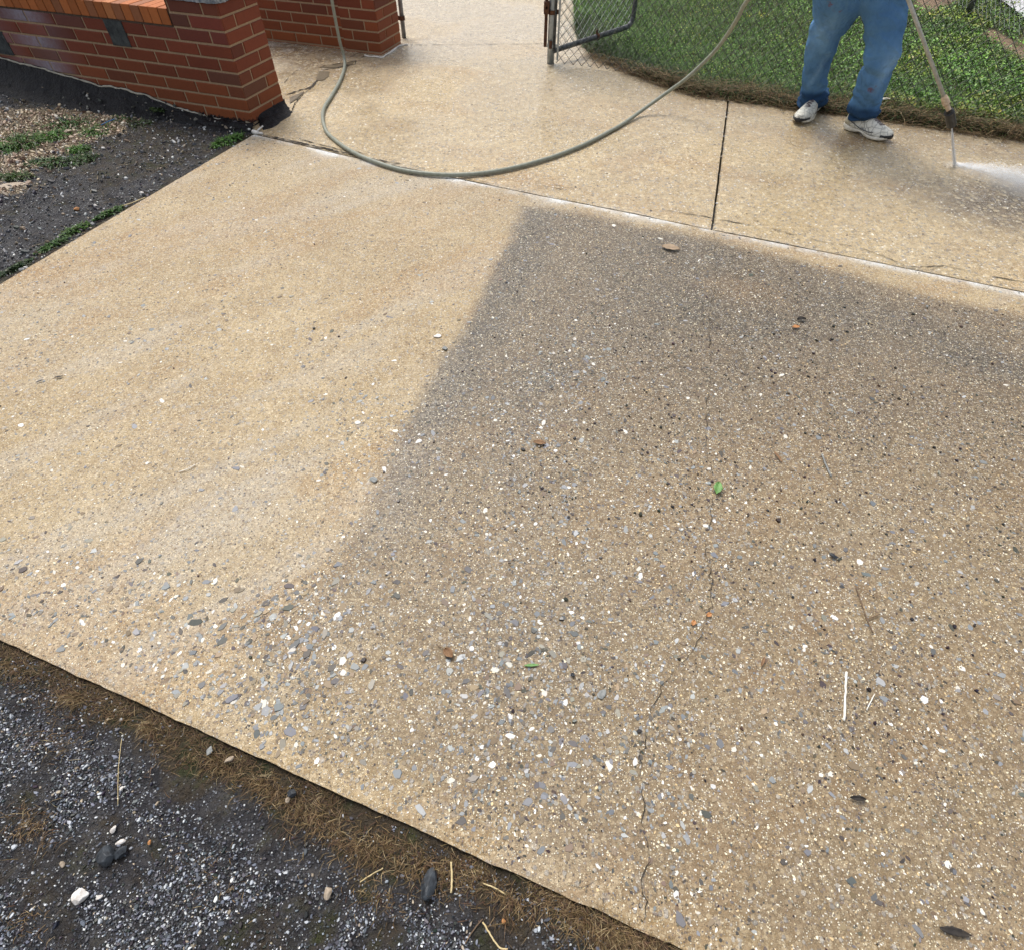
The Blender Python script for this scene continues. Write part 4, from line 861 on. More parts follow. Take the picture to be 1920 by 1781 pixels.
# broad leaves
x, y, u_, v_ = in_lawn(200000, 1.8, 0.85)
ed = segdist(x, y, LB); pt = fbm(x * 3.5, y * 3.5, 181); bar = bare(x, y)
k = (rng.random(len(x)) > bar * 0.96) & (rng.random(len(x)) < 0.18 + 1.5 * sstep(.36, .6, pt)) & (rng.random(len(x)) < 0.40 + 0.6 * sstep(1.6, 3.0, x)) & (rng.random(len(x)) < 0.06 + 0.94 * sstep(0.04, 0.40, ed + .45 * (pt - .5))) & visible(x, y)
x, y, ed, pt = x[k], y[k], ed[k], pt[k]; n = len(x)
leafy = sstep(.3, 1.0, (x - 1.2) / 2.2)              # larger clover leaves to the right, short grass to the left
size = (0.006 + 0.019 * rng.random(n) ** 1.8) * (0.55 + 0.6 * leafy)
t = pal(n, [(0.075, 0.17, 0.025), (0.12, 0.25, 0.035), (0.20, 0.36, 0.07), (0.045, 0.10, 0.022), (0.26, 0.33, 0.08), (0.16, 0.22, 0.10)], [4, 4, 2.5, 3, 0.8, 1.2], .2)
dk = (0.50 + 0.7 * sstep(.05, .5, ed))[:, None]      # muddier, older leaves along the edge
yel = sstep(.5, .68, fbm(x * 2.6, y * 2.6, 184))[:, None]; t = t * (1 - yel) + t * np.array([1.7, 1.15, 1.0]) * yel; t = t * dk * (0.6 + 0.9 * fbm(x * 2, y * 2, 183))[:, None]; t[:, 0] += 0.012 * (1 - dk[:, 0])
zl = lawn_z(x, y, np.minimum(ed, .5)) + 0.008 + rng.random(n) * 0.045 * sstep(0, .25, ed)
o = leaves('ground_cover', x, y, zl, size, t, 0.8); tag(o, 'green clover and broad leaf weeds covering the lawn behind the fence', 'ground cover', None, 'stuff')
x, y, u_, v_ = in_lawn(230000, 1.6, 0.85); ed = segdist(x, y, LB)
k = (rng.random(len(x)) > bare(x, y)) & visible(x, y) & (rng.random(len(x)) < sstep(0.0, 0.2, ed) + .1); x, y, ed = x[k], y[k], ed[k]; n = len(x)
t = pal(n, [(0.08, 0.18, 0.025), (0.13, 0.26, 0.04), (0.04, 0.10, 0.018), (0.22, 0.27, 0.08)], [4, 3, 3, 1], .2) * (0.5 + 0.6 * sstep(.05, .5, ed))[:, None]
o = blades('grass', x, y, lawn_z(x, y, np.minimum(ed, .5)), 0.02 + rng.random(n) * .055, 0.0026 + 0.002 * rng.random(n), t, 1.3, M_leaf); tag(o, 'short green grass of the fenced lawn', 'grass', None, 'stuff')
# dead stems lying along the lawn edge
n = 9500; u_ = 0.10 + rng.random(n) ** .85 * .75; a = along(LB, u_); dd_ = np.abs(rng.normal(0.04, 0.095, n) * (0.22 + 1.2 * sstep(.12, .32, u_)) * (0.5 + fbm(u_ * 60, u_ * 0, 199))) - 0.016; b = along(LT, u_); dv = b - a; dv /= np.hypot(dv[:, 0], dv[:, 1])[:, None]
x = a[:, 0] + dv[:, 0] * dd_; y = a[:, 1] + dv[:, 1] * dd_; dirn = np.where(rng.random(n) < .7, R(-22) + rng.normal(0, .5, n) + math.pi * (rng.random(n) < .5), rng.random(n) * 6.28)
t = pal(n, [(0.20, 0.125, 0.06), (0.32, 0.23, 0.12), (0.09, 0.055, 0.03), (0.45, 0.36, 0.22), (0.05, 0.035, 0.02)], [4, 3, 3, 1.2, 1.5], .2)
o = blades('dead_stems', x, y, np.maximum(0.004, lawn_z(x, y, np.maximum(dd_, 0)) + 0.004) + rng.random(n) * .03 * sstep(0, .08, dd_), 0.05 + rng.random(n) * .13, 0.0022 + .002 * rng.random(n), t, 1.5, flat_=.75, dirn=dirn)
tag(o, 'brown dead stems matted along the lawn edge below the fence', 'dead grass', None, 'stuff')

# road beyond the second fence
M_road = plain_mat('far_concrete', (0.42, 0.42, 0.44), (0.66, 0.66, 0.68), 12, 0.8, .4, .004)
a0 = Vector(G3(1835, -14)); a1 = Vector(G3(1925, 58)); dr = (a1 - a0).normalized()
rp = [a0 - dr * 0.5, a1 + dr * 3, a1 + dr * 3 + Vector((9, 3, 0)), a0 + Vector((9, 14, 0))]
o = npmesh('road', [(p.x, p.y, 0.062) for p in rp], [(0, 1, 2, 3)], M_road); tag(o, kind='structure')

# ------------------------------------------------------------------ chain link
def chain(name, p0, p1, z0, z1, mat, parent, pw=0.072, ph=0.072, wr=0.0025, ragged=0.0):
    p0 = Vector((p0[0], p0[1], 0)); p1 = Vector((p1[0], p1[1], 0)); L_ = (p1 - p0).length; a = (p1 - p0) / L_; nrm = Vector((-a.y, a.x, 0)); mb = MB()
    nw = int(L_ / (pw / 2)); ns = int((z1 - z0) / (ph / 2))
    for i in range(nw):
        pts = []; lo = z0 - random.random() * ragged
        for k in range(ns + 1):
            side = (k + i) % 2; xx = (i + side) * pw / 2
            zz_ = lo + k * ph / 2; off_ = 0.0022 * (1 if side else -1)
            sag = 0.006 * math.sin(xx * 5 + zz_ * 3)
            pts.append(p0 + a * xx + nrm * (off_ + sag) + UP * zz_)
        mb.tube(pts, wr, 4, cap=False)
    return mb.build(name, mat, parent)
post_b = Vector(G3(1032, 120)); fe = G(1920, 243); fd_ = (Vector((fe[0], fe[1], 0)) - Vector((post_b.x, post_b.y, 0))).normalized()
fence = empty('chain_link_fence'); tag(fence, 'near chain link fence with a galvanised post, running behind the person along the lawn edge', 'fence')
chain('mesh', post_b + fd_ * 0.05, post_b + fd_ * 5.2, 0.012, 1.16, M_wire, fence, wr=0.0026)
mb = MB(); mb.tube([post_b + UP * z for z in (-.05, .3, .7, 1.22)], 0.029, 20); mb.build('post', M_galv, fence, True)
mb = MB(); e_ = post_b + fd_ * 5.25; mb.tube([e_ + UP * z for z in (-.05, .6, 1.22)], 0.024, 12); mb.build('post', M_galv, fence, True)
mb = MB(); m_ = post_b + fd_ * 2.75 - Vector((0, 0, 0)) ; mb.tube([post_b + UP * 1.19, e_ + UP * 1.19], 0.02, 12); mb.build('top_rail', M_galv, fence, True)
mb = MB(); tb = post_b + fd_ * 0.052; mb.box(tb + UP * .03 - Vector((.002, .002, 0)), fd_ * .016, Vector((0, .004, 0)), UP * 1.12); mb.build('tension_bar', M_galv, fence)
mb = MB()
for zb in (0.115, 1.0):
    mb = MB(); mb.tube([post_b + UP * zb, post_b + UP * (zb + .02)], 0.0325, 20); mb.box(post_b + fd_ * .03 + UP * zb - Vector((.0, .004, 0)), fd_ * .035, Vector((0, .008, 0)), UP * .02); mb.build('tension_band', M_galv, fence, False)

# rusty drop rod with its band, on the gateway side of the post
rod = empty('drop_rod'); tag(rod, 'rusty brown flat bar strapped to the left of the galvanised fence post', 'latch bar')
lp = Vector(G3(1021, 103, 0.10)); lp = post_b + Vector((-0.045, -0.005, 0))
mb = MB(); mb.box(lp + Vector((-.016, -.006, .115)), (.025, 0, 0), (0, .02, 0), (0, 0, 1.05)); mb.build('bar', M_rust, rod)
mb = MB(); mb.box(lp + Vector((-.024, -.03, .33)), (.04, 0, 0), (0, .05, 0), (0, 0, .075)); mb.tube([post_b + UP * .325, post_b + UP * .352], 0.0335, 20); mb.box(post_b + Vector((.028, -.008, .325)), (.03, 0, 0), (0, .016, 0), (0, 0, .027)); ob = mb.build('band', M_rust, rod)
mb = MB(); mb.tube([lp + Vector((-.004, -.03, .37)), lp + Vector((-.004, .03, .37))], .009, 8); mb.build('bolt', M_rust, rod)

# gate leaf, swung open behind the fence
gate = empty('gate'); tag(gate, 'chain link gate leaf with a dark bent pipe frame swung open behind the post', 'gate')
g0 = Vector(G3(1037, 96, .09)); g1 = Vector(G3(1180, 50, .13)); gdv = (g1 - g0); gdv.z = 0; gl = gdv.length; gu = gdv.normalized()
fr = [g0, g0.lerp(g1, .3), g0.lerp(g1, .6), g0.lerp(g1, .93), g1 + UP * .012, g1 + gu * .03 + UP * .05, g1 + gu * .035 + UP * .12, g1 + gu * .035 + UP * .6, g1 + gu * .035 + UP * .98]
mb = MB(); mb.tube(catmull(fr, 6), 0.0195, 14); mb.build('frame', M_dkpipe, gate, True)
mb = MB(); mb.tube([g0 + UP * 0, g0 + UP * 1.0], 0.0185, 12); mb.tube([g0 + UP * 1.0, g1 + gu * .035 + UP * .98], 0.0185, 12); mb.build('frame', M_dkpipe, gate, True)
o = chain('mesh', g0 + gu * .03, g1 + gu * .02, 0.11, 1.05, M_wire2, gate, wr=0.0026)
mb = MB(); c_ = g0.lerp(g1, .56); mb.tube([c_ - gu * .014, c_ + gu * .014], 0.0235, 14); mb.tube([c_ + UP * .01, c_ + UP * .05 + gu * -.008], .009, 8); mb.build('clamp', M_rust, gate)
mb = MB(); mb.tube([g0 - gu * .03 + UP * .02, g0 - gu * .03 + UP * .07], .013, 10); mb.build('hinge', M_rust, gate)

# second fence, far right
f2 = empty('chain_link_fence'); tag(f2, 'far chain link fence with a dark post crossing the upper right corner behind the weeds', 'fence')
q0 = Vector(G3(1808, 38)); q1 = Vector(G3(1925, 97)); fv = (q1 - q0).normalized()
chain('mesh', q0 - fv * 3.0, q1 + fv * 2.5, 0.07, 1.2, M_wire2, f2, wr=.0019)
mb = MB(); mb.tube([q0 + UP * z for z in (0.0, .3, .7, 1.25)], 0.028, 14); mb.build('post', M_dkpipe, f2, True)
mb = MB(); mb.tube([q1 + fv * 2.5 + UP * z for z in (0.0, .3, .7, 1.25)], 0.028, 14); mb.build('post', M_dkpipe, f2, True)
mb = MB(); mb.tube([q0 - fv * 3 + UP * 1.22, q1 + fv * 2.5 + UP * 1.22], 0.02, 12); mb.build('top_rail', M_dkpipe, f2, True)

# ------------------------------------------------------------------ hose
hp = [(646, 127), (637, 153), (622, 180), (608, 203), (605, 223), (612, 247), (629, 264), (653, 281), (687, 298), (733, 314), (773, 323), (823, 328), (873, 328), (923, 323), (973, 313), (1023, 299), (1058, 287), (1101, 269), (1143, 247), (1171, 231)]
pts = []
b0 = Vector(G3(645, 122)); 
pts += [b0 + Vector((-.42, .55, 1.02)), b0 + Vector((-.22, .33, 1.12)), b0 + Vector((-.05, .12, 1.0)), b0 + Vector((0.0, .03, .75)), b0 + Vector((0, 0, .45)), b0 + Vector((0, 0, .18)), Vector(G3(645, 108, .05))]
pts += [Vector(G3(a, b, 0.015)) for a, b in hp]
air = [(1199, 211, .03), (1227, 191, .075), (1258, 169, .14), (1283, 151, .21), (1312, 125, .30), (1340, 97, .40), (1362, 68, .50), (1382, 37, .61), (1403, 0, .72)]
pts += [Vector(G3(a, b, z)) for a, b, z in air]
HAND = Vector((1.90, 3.93, 1.00))
pts += [Vector((1.36, 3.86, .86)), Vector((1.50, 3.86, .955)), Vector((1.66, 3.88, 0.985)), Vector((1.76, 3.90, 0.985))]
mb = MB(); mb.tube(catmull(pts, 8), 0.0118, 12); hose = mb.build('hose', M_hose, None, True)
tag(hose, 'long grey green pressure washer hose looping across the concrete', 'hose')

# ------------------------------------------------------------------ pressure washer lance
lance = empty('pressure_washer_lance'); tag(lance, 'steel pressure washer lance with a black nozzle held by the person', 'pressure washer')
NT = Vector(G3(1784, 234, .24)); W1 = Vector(G3(1703, 0, .765)); W2 = Vector(G3(1772, 188, .375))
ld_ = (W1 - W2).normalized(); END = W1 + ld_ * 0.26
mb = MB(); mb.tube([W2, W1, END], 0.0095, 14); mb.build('tube', M_lance, lance, True)
mb = MB(); mb.tube([W2 + ld_ * .02, W2 - ld_ * .0, W2 - ld_ * .025, W2 - ld_ * .028, W2 - ld_ * .06], [.015, .018, .018, .012, .012], 12); mb.build('coupling', M_brass, lance, False)
nd = (NT - (W2 - ld_ * .05)); mb = MB(); s0 = W2 - ld_ * .055
mb.tube([s0, s0 + nd * .12, s0 + nd * .15, s0 + nd * .95, NT], [.014, .016, .024, .024, .017], 16); mb.build('nozzle', M_black, lance, False)
mb = MB(); mb.tube([END - ld_ * .03, END + ld_ * .10], .016, 12); gpos = END + ld_ * .06
mb.box(gpos + Vector((-.02, -.02, -.03)), (.09, 0, -.0), (0, .035, 0), (0, 0, .07)); mb.tube([gpos + Vector((0, 0, 0)), gpos + Vector((-.10, .02, -.02))], .017, 10); gun = mb.build('trigger_gun', M_black, lance, False)
# ------------------------------------------------------------------ water
nn_ = N('water_drop'); nn_.b.inputs['Transmission Weight'].default_value = 0.25; M_drop = nn_.out(c4(0.93, 0.96, 1.0), 0.25, None, .6)
IMP = Vector(G3(1790, 311, .004))
V = []; n = 2200; jd = IMP - NT; tt = rng.random(n); spread = 0.0012 + 0.005 * tt
px_ = NT.x + jd.x * tt + rng.normal(0, 1, n) * spread; py_ = NT.y + jd.y * tt + rng.normal(0, 1, n) * spread; pz_ = NT.z + jd.z * tt
def streaks(name, x, y, z, dx, dy, dz, ln, wd, mat):
    n = len(x); dv = np.stack([dx, dy, dz], -1); dv /= np.linalg.norm(dv, axis=1)[:, None] + 1e-9
    s1 = np.cross(dv, np.array([0.3, 0.2, 0.93])[None]); s1 /= np.linalg.norm(s1, axis=1)[:, None] + 1e-9; s2 = np.cross(dv, s1); p = np.stack([x, y, z], -1)
    a = p - dv * ln[:, None] / 2; b = p + dv * ln[:, None] / 2; w_ = wd[:, None] / 2
    V = np.stack([a, p + s1 * w_, p + s2 * w_, p - s1 * w_, p - s2 * w_, b], 1)
    base = (np.arange(n) * 6)[:, None, None]; Fq = (np.array([[0, 1, 2], [0, 2, 3], [0, 3, 4], [0, 4, 1], [5, 2, 1], [5, 3, 2], [5, 4, 3], [5, 1, 4]])[None] + base).reshape(-1, 3)
    return npmesh(name, V.reshape(-1, 3), Fq, mat)
jet = MB(); kk = [NT.lerp(IMP, t_ / 14) for t_ in range(15)]; jet.tube(kk, [0.0016 + 0.0042 * t_ / 14 for t_ in range(15)], 10)
nn_ = N('water_jet'); tr = nn_.t.nodes.new('ShaderNodeBsdfTransparent'); mx = nn_.t.nodes.new('ShaderNodeMixShader'); nz = nn_.noise(160, 4, .7)
nn_.L(nn_.rng(nz, .3, .7, .45, .9), mx.inputs[0]); nn_.L(tr.outputs[0], mx.inputs[1]); nn_.out(c4(.92, .95, .97), .3); nn_.L(nn_.b.outputs[0], mx.inputs[2]); nn_.L(mx.outputs[0], nn_.t.nodes['Material Output'].inputs[0]); M_jet = nn_.m
jo = jet.build('water_jet', M_jet, None, True); tag(jo, 'thin white jet of water leaving the black nozzle', 'water jet')
o = streaks('water_spray', px_, py_, pz_, jd.x + 0 * tt, jd.y + 0 * tt, jd.z + 0 * tt, 0.006 + .01 * rng.random(n), 0.0007 + .0008 * rng.random(n), M_drop)
SP = [Vector(G3(1790, 311)), Vector(G3(1850, 322)), Vector(G3(1925, 345)), Vector(G3(2010, 372))]
n = 9000; tt = rng.random(n) ** 0.8; sp_ = along([(p.x, p.y) for p in SP], tt); sd_ = SP[-1] - SP[0]; sdn = sd_.normalized(); prp = np.array([-sdn.y, sdn.x])
lat = rng.normal(0, 1, n) * (0.008 + 0.085 * tt); x = sp_[:, 0] + prp[0] * lat; y = sp_[:, 1] + prp[1] * lat; z = 0.004 + np.abs(rng.normal(0, 1, n)) * (0.006 + 0.045 * tt)
o2 = streaks('water_spray', x, y, z, sdn.x + rng.normal(0, .2, n), sdn.y + rng.normal(0, .2, n), .1 + rng.normal(0, .15, n), 0.003 + .008 * rng.random(n), 0.0006 + .0009 * rng.random(n), M_drop)
tag(o, 'fine droplets around the thin jet at the nozzle', 'spray', None, 'stuff'); tag(o2, 'white spray of droplets skimming the concrete right of the jet', 'spray', None, 'stuff')
# mist: a low soft volume
mm = bpy.data.materials.new('mist_volume'); mm.use_nodes = True; t_ = mm.node_tree; t_.nodes.remove(t_.nodes['Principled BSDF'])
pv = t_.nodes.new('ShaderNodeVolumePrincipled'); pv.inputs['Color'].default_value = (.95, .97, 1, 1)
tc = t_.nodes.new('ShaderNodeTexCoord'); ln_ = t_.nodes.new('ShaderNodeVectorMath'); ln_.operation = 'LENGTH'; t_.links.new(tc.outputs['Object'], ln_.inputs[0])
mr = t_.nodes.new('ShaderNodeMapRange'); mr.inputs[1].default_value = 1.0; mr.inputs[2].default_value = 0.1; mr.inputs[3].default_value = 0; mr.inputs[4].default_value = 1; t_.links.new(ln_.outputs['Value'], mr.inputs[0])
nz = t_.nodes.new('ShaderNodeTexNoise'); nz.inputs['Scale'].default_value = 3.5; nz.inputs['Detail'].default_value = 3; t_.links.new(tc.outputs['Object'], nz.inputs['Vector'])
m1 = t_.nodes.new('ShaderNodeMath'); m1.operation = 'MULTIPLY'; t_.links.new(mr.outputs[0], m1.inputs[0]); t_.links.new(nz.outputs['Fac'], m1.inputs[1])
m2 = t_.nodes.new('ShaderNodeMath'); m2.operation = 'MULTIPLY'; t_.links.new(m1.outputs[0], m2.inputs[0]); m2.inputs[1].default_value = 12.0
t_.links.new(m2.outputs[0], pv.inputs['Density']); t_.links.new(pv.outputs[0], t_.nodes['Material Output'].inputs['Volume'])
def mist(c, sx, sy, sz, rz):
    bm = bmesh.new(); bmesh.ops.create_icosphere(bm, subdivisions=3, radius=1.0); me = bpy.data.meshes.new('mist'); bm.to_mesh(me); bm.free(); me.materials.append(mm)
    o = link(bpy.data.objects.new('mist', me)); o.location = c; o.scale = (sx, sy, sz); o.rotation_euler = (0, 0, rz); tag(o, 'pale mist drifting low over the wet concrete by the jet', 'mist', 'mist puffs', 'stuff')
az = math.atan2(sd_.y, sd_.x)
mist(Vector(G3(1880, 335, .045)), .26, .075, .05, az); mist(Vector(G3(1940, 350, .07)), .26, .15, .08, az)

# ------------------------------------------------------------------ person
person = empty('person', tuple(WY(1600, 240, 4.25)), 0); person.location = (0, 0, 0)
tag(person, 'person in blue jeans and white trainers, standing on the walkway washing it with a lance', 'person')
def jeans_mat():
    n = N('denim'); a = n.noise(5, 5, .65); b = n.noise(28, 5, .7); f = n.noise(420, 2, .6); wear = n.attr('wear'); sm = n.attr('soak')
    c = n.mix(n.rng(n.math('MULTIPLY_ADD', b, .15, a), .30, .85), c4(0.045, 0.125, 0.27), c4(0.125, 0.275, 0.49))
    c = n.mix(n.math('MULTIPLY', wear, n.rng(b, .3, .65, .5, 1.0)), c, c4(0.26, 0.45, 0.70))
    c = n.mix(n.rng(f, .45, .75, 0, .22), c, c4(0.14, 0.26, 0.45))
    c = n.mix(sm, c, c4(0.012, 0.035, 0.085))
    s = n.noise(9, 2, .5); s2 = n.math('MULTIPLY', n.rng(s, .66, .70), n.rng(b, .5, .6)); c = n.mix(n.math('MULTIPLY', s2, .7), c, c4(0.15, 0.035, 0.03))
    wv = n.t.nodes.new('ShaderNodeTexWave'); n.L(n.P, wv.inputs['Vector']); wv.inputs['Scale'].default_value = 7; wv.inputs['Distortion'].default_value = 9; wv.inputs['Detail'].default_value = 3; wv.inputs['Detail Scale'].default_value = 1.6; wv.bands_direction = 'DIAGONAL'
    n1 = n.bump(wv.outputs['Fac'], .45, .012)
    return n.out(c, .85, n.bump(n.math('MULTIPLY_ADD', f, .3, b), .5, .003, n1), .15)
M_jean = jeans_mat()
def leg(cl, seed, fold_at):
    """cl: (photo x, photo y, width px, distance Y) from hip to hem -> closely spaced rings with cloth folds"""
    C = [(WY(a, b, y), wd / ppm(WY(a, b, y)) / 2) for a, b, wd, y in cl]
    ctr = catmull([c[0] for c in C], 12); rad = [v_.x for v_ in catmull([Vector((c[1], 0, 0)) for c in C], 12)]
    m = len(ctr); n = 56; rings = []; info = []
    L_ = np.cumsum([0] + [(ctr[i + 1] - ctr[i]).length for i in range(m - 1)]); tot = L_[-1]
    for i in range(m):
        t = (ctr[min(i + 1, m - 1)] - ctr[max(i - 1, 0)]).normalized(); ax = Vector((1, 0, 0)); ax = (ax - t * ax.dot(t)).normalized(); ay = t.cross(ax)
        if ay.y > 0: ay = -ay
        rg = []; f_ = L_[i] / tot
        for k in range(n):
            a = 2 * math.pi * k / n; r = rad[i]
            dd = 0.0
            hem = math.exp(-((f_ - 1) / .13) ** 2)
            dd += hem * 0.013 * math.sin(L_[i] * 120 + 2.2 * math.sin(a + seed) + seed) * (.6 + .4 * math.sin(2 * a + seed))
            for (fa, fw, sl_, am, ph) in fold_at:
                q_ = (f_ - fa - sl_ * math.sin(a + ph)) / fw
                dd += am * (math.exp(-q_ * q_) - 0.7 * math.exp(-(q_ - 1.6) ** 2))
            nzv = float(fbm(np.array([a * 1.3 + seed * 5 + f_ * 2.5]), np.array([f_ * 9 + a * .8]), 201, 3)[0]) - .5
            wrap = (math.cos(a) + 1) * 0.0
            dd += nzv * 0.024 + 0.012 * max(0, math.sin(L_[i] * 26 + 1.5 * a + seed * 2)) ** 3 * math.sin(a * 1.0 + seed) + 0.006 * math.sin(3 * a + f_ * 7 + seed)
            rr = r + dd; rg.append(ctr[i] + ax * math.cos(a) * rr + ay * math.sin(a) * rr * 0.92)
        rings.append(rg)
    return rings
lL = [(1588, -58, 118, 4.30), (1582, -25, 108, 4.31), (1575, 5, 92, 4.33), (1564, 35, 75, 4.36), (1549, 64, 60, 4.39), (1539, 95, 51, 4.43), (1531, 126, 46, 4.47), (1526, 157, 40, 4.52), (1524, 172, 43, 4.54), (1523, 184, 48, 4.55), (1522, 192, 44, 4.56), (1519, 199, 36, 4.57)]
lR = [(1648, -58, 112, 4.28), (1655, -25, 100, 4.26), (1660, 5, 84, 4.23), (1660, 35, 72, 4.20), (1657, 64, 66, 4.18), (1654, 95, 60, 4.15), (1648, 126, 56, 4.16), (1637, 157, 53, 4.18), (1628, 180, 50, 4.20), (1623, 196, 52, 4.21), (1622, 208, 50, 4.22), (1622, 219, 44, 4.22), (1621, 228, 36, 4.23)]
ml = MB(); ml.loft(leg(lL, 1.0, [(.30, .030, .05, .006, .4), (.42, .03, .07, .005, 2.2), (.90, .018, .01, .010, 1.0), (.955, .016, .012, .012, 2.6), (.82, .02, .03, .006, .2)]))
ml.loft(leg(lR, 3.3, [(.50, .03, .035, .010, .2), (.56, .025, .03, .010, .8), (.38, .03, .06, .006, 2.5), (.80, .02, .03, .007, 1.5), (.88, .016, .015, .011, .6), (.94, .015, .012, .012, 2.2)]))
hc = WY(1618, -62, 4.28); pr_ = []
for dz, rx, ry in ((-.06, .175, .12), (0, .19, .135), (.06, .19, .135), (.14, .18, .125), (.22, .17, .118), (.25, .168, .116)):
    pr_.append([hc + Vector((rx * math.cos(2 * math.pi * k / 40), ry * math.sin(2 * math.pi * k / 40), dz)) for k in range(40)])
ml.loft(pr_)
jo = ml.build('jeans', M_jean, person, True)
rm = jo.modifiers.new('join', 'REMESH'); rm.mode = 'VOXEL'; rm.voxel_size = 0.0052; rm.use_smooth_shade = True
smm = jo.modifiers.new('soft', 'SMOOTH'); smm.factor = .5; smm.iterations = 1
# bake the joined cloth so that wear and damp hems can be stored on it
dg = bpy.context.evaluated_depsgraph_get(); me2 = bpy.data.meshes.new_from_object(jo.evaluated_get(dg)); jo.modifiers.clear(); jo.data = me2
co = np.zeros(len(me2.vertices) * 3); me2.vertices.foreach_get('co', co); co = co.reshape(-1, 3)
kn = WY(1668, 120, 4.1); kn2 = WY(1545, 60, 4.3); sh_ = WY(1533, 135, 4.4)
def g3(p, s, st=(1, 1, 1)): return np.exp(-(((co - np.array(p)) / np.array(st)) ** 2).sum(1) / s ** 2)
wear = .9 * g3(kn, .06, (1, 2, 1.2)) + .5 * g3(kn2, .07, (.7, 2, 1.6)) + .55 * g3(sh_, .05, (.35, 2, 2.5)) + .35 * g3(WY(1650, 150, 4.1), .06, (.5, 2, 2))
wear *= .5 + fbm(co[:, 0] * 18, co[:, 2] * 10, 211)
zf = WY(1522, 190, 4.55).z; zl_, zr_ = WY(1522, 168, 4.54).z, WY(1621, 198, 4.22).z; wob_ = .02 * (fbm(co[:, 0] * 25, co[:, 1] * 25, 212) - .5); soak = sstep(zl_ + .02, zl_ - .02, co[:, 2] + wob_) * .85 * (co[:, 1] > 4.36) + sstep(zr_ + .02, zr_ - .02, co[:, 2] + wob_) * .85 * (co[:, 1] <= 4.36)
for nm, av in (('wear', np.clip(wear, 0, 1)), ('soak', np.clip(soak, 0, 1))):
    at = me2.attributes.new(nm, 'FLOAT', 'POINT'); at.data.foreach_set('value', av.astype(np.float32))
for p in me2.polygons: p.use_smooth = True
if not me2.materials: me2.materials.append(M_jean)

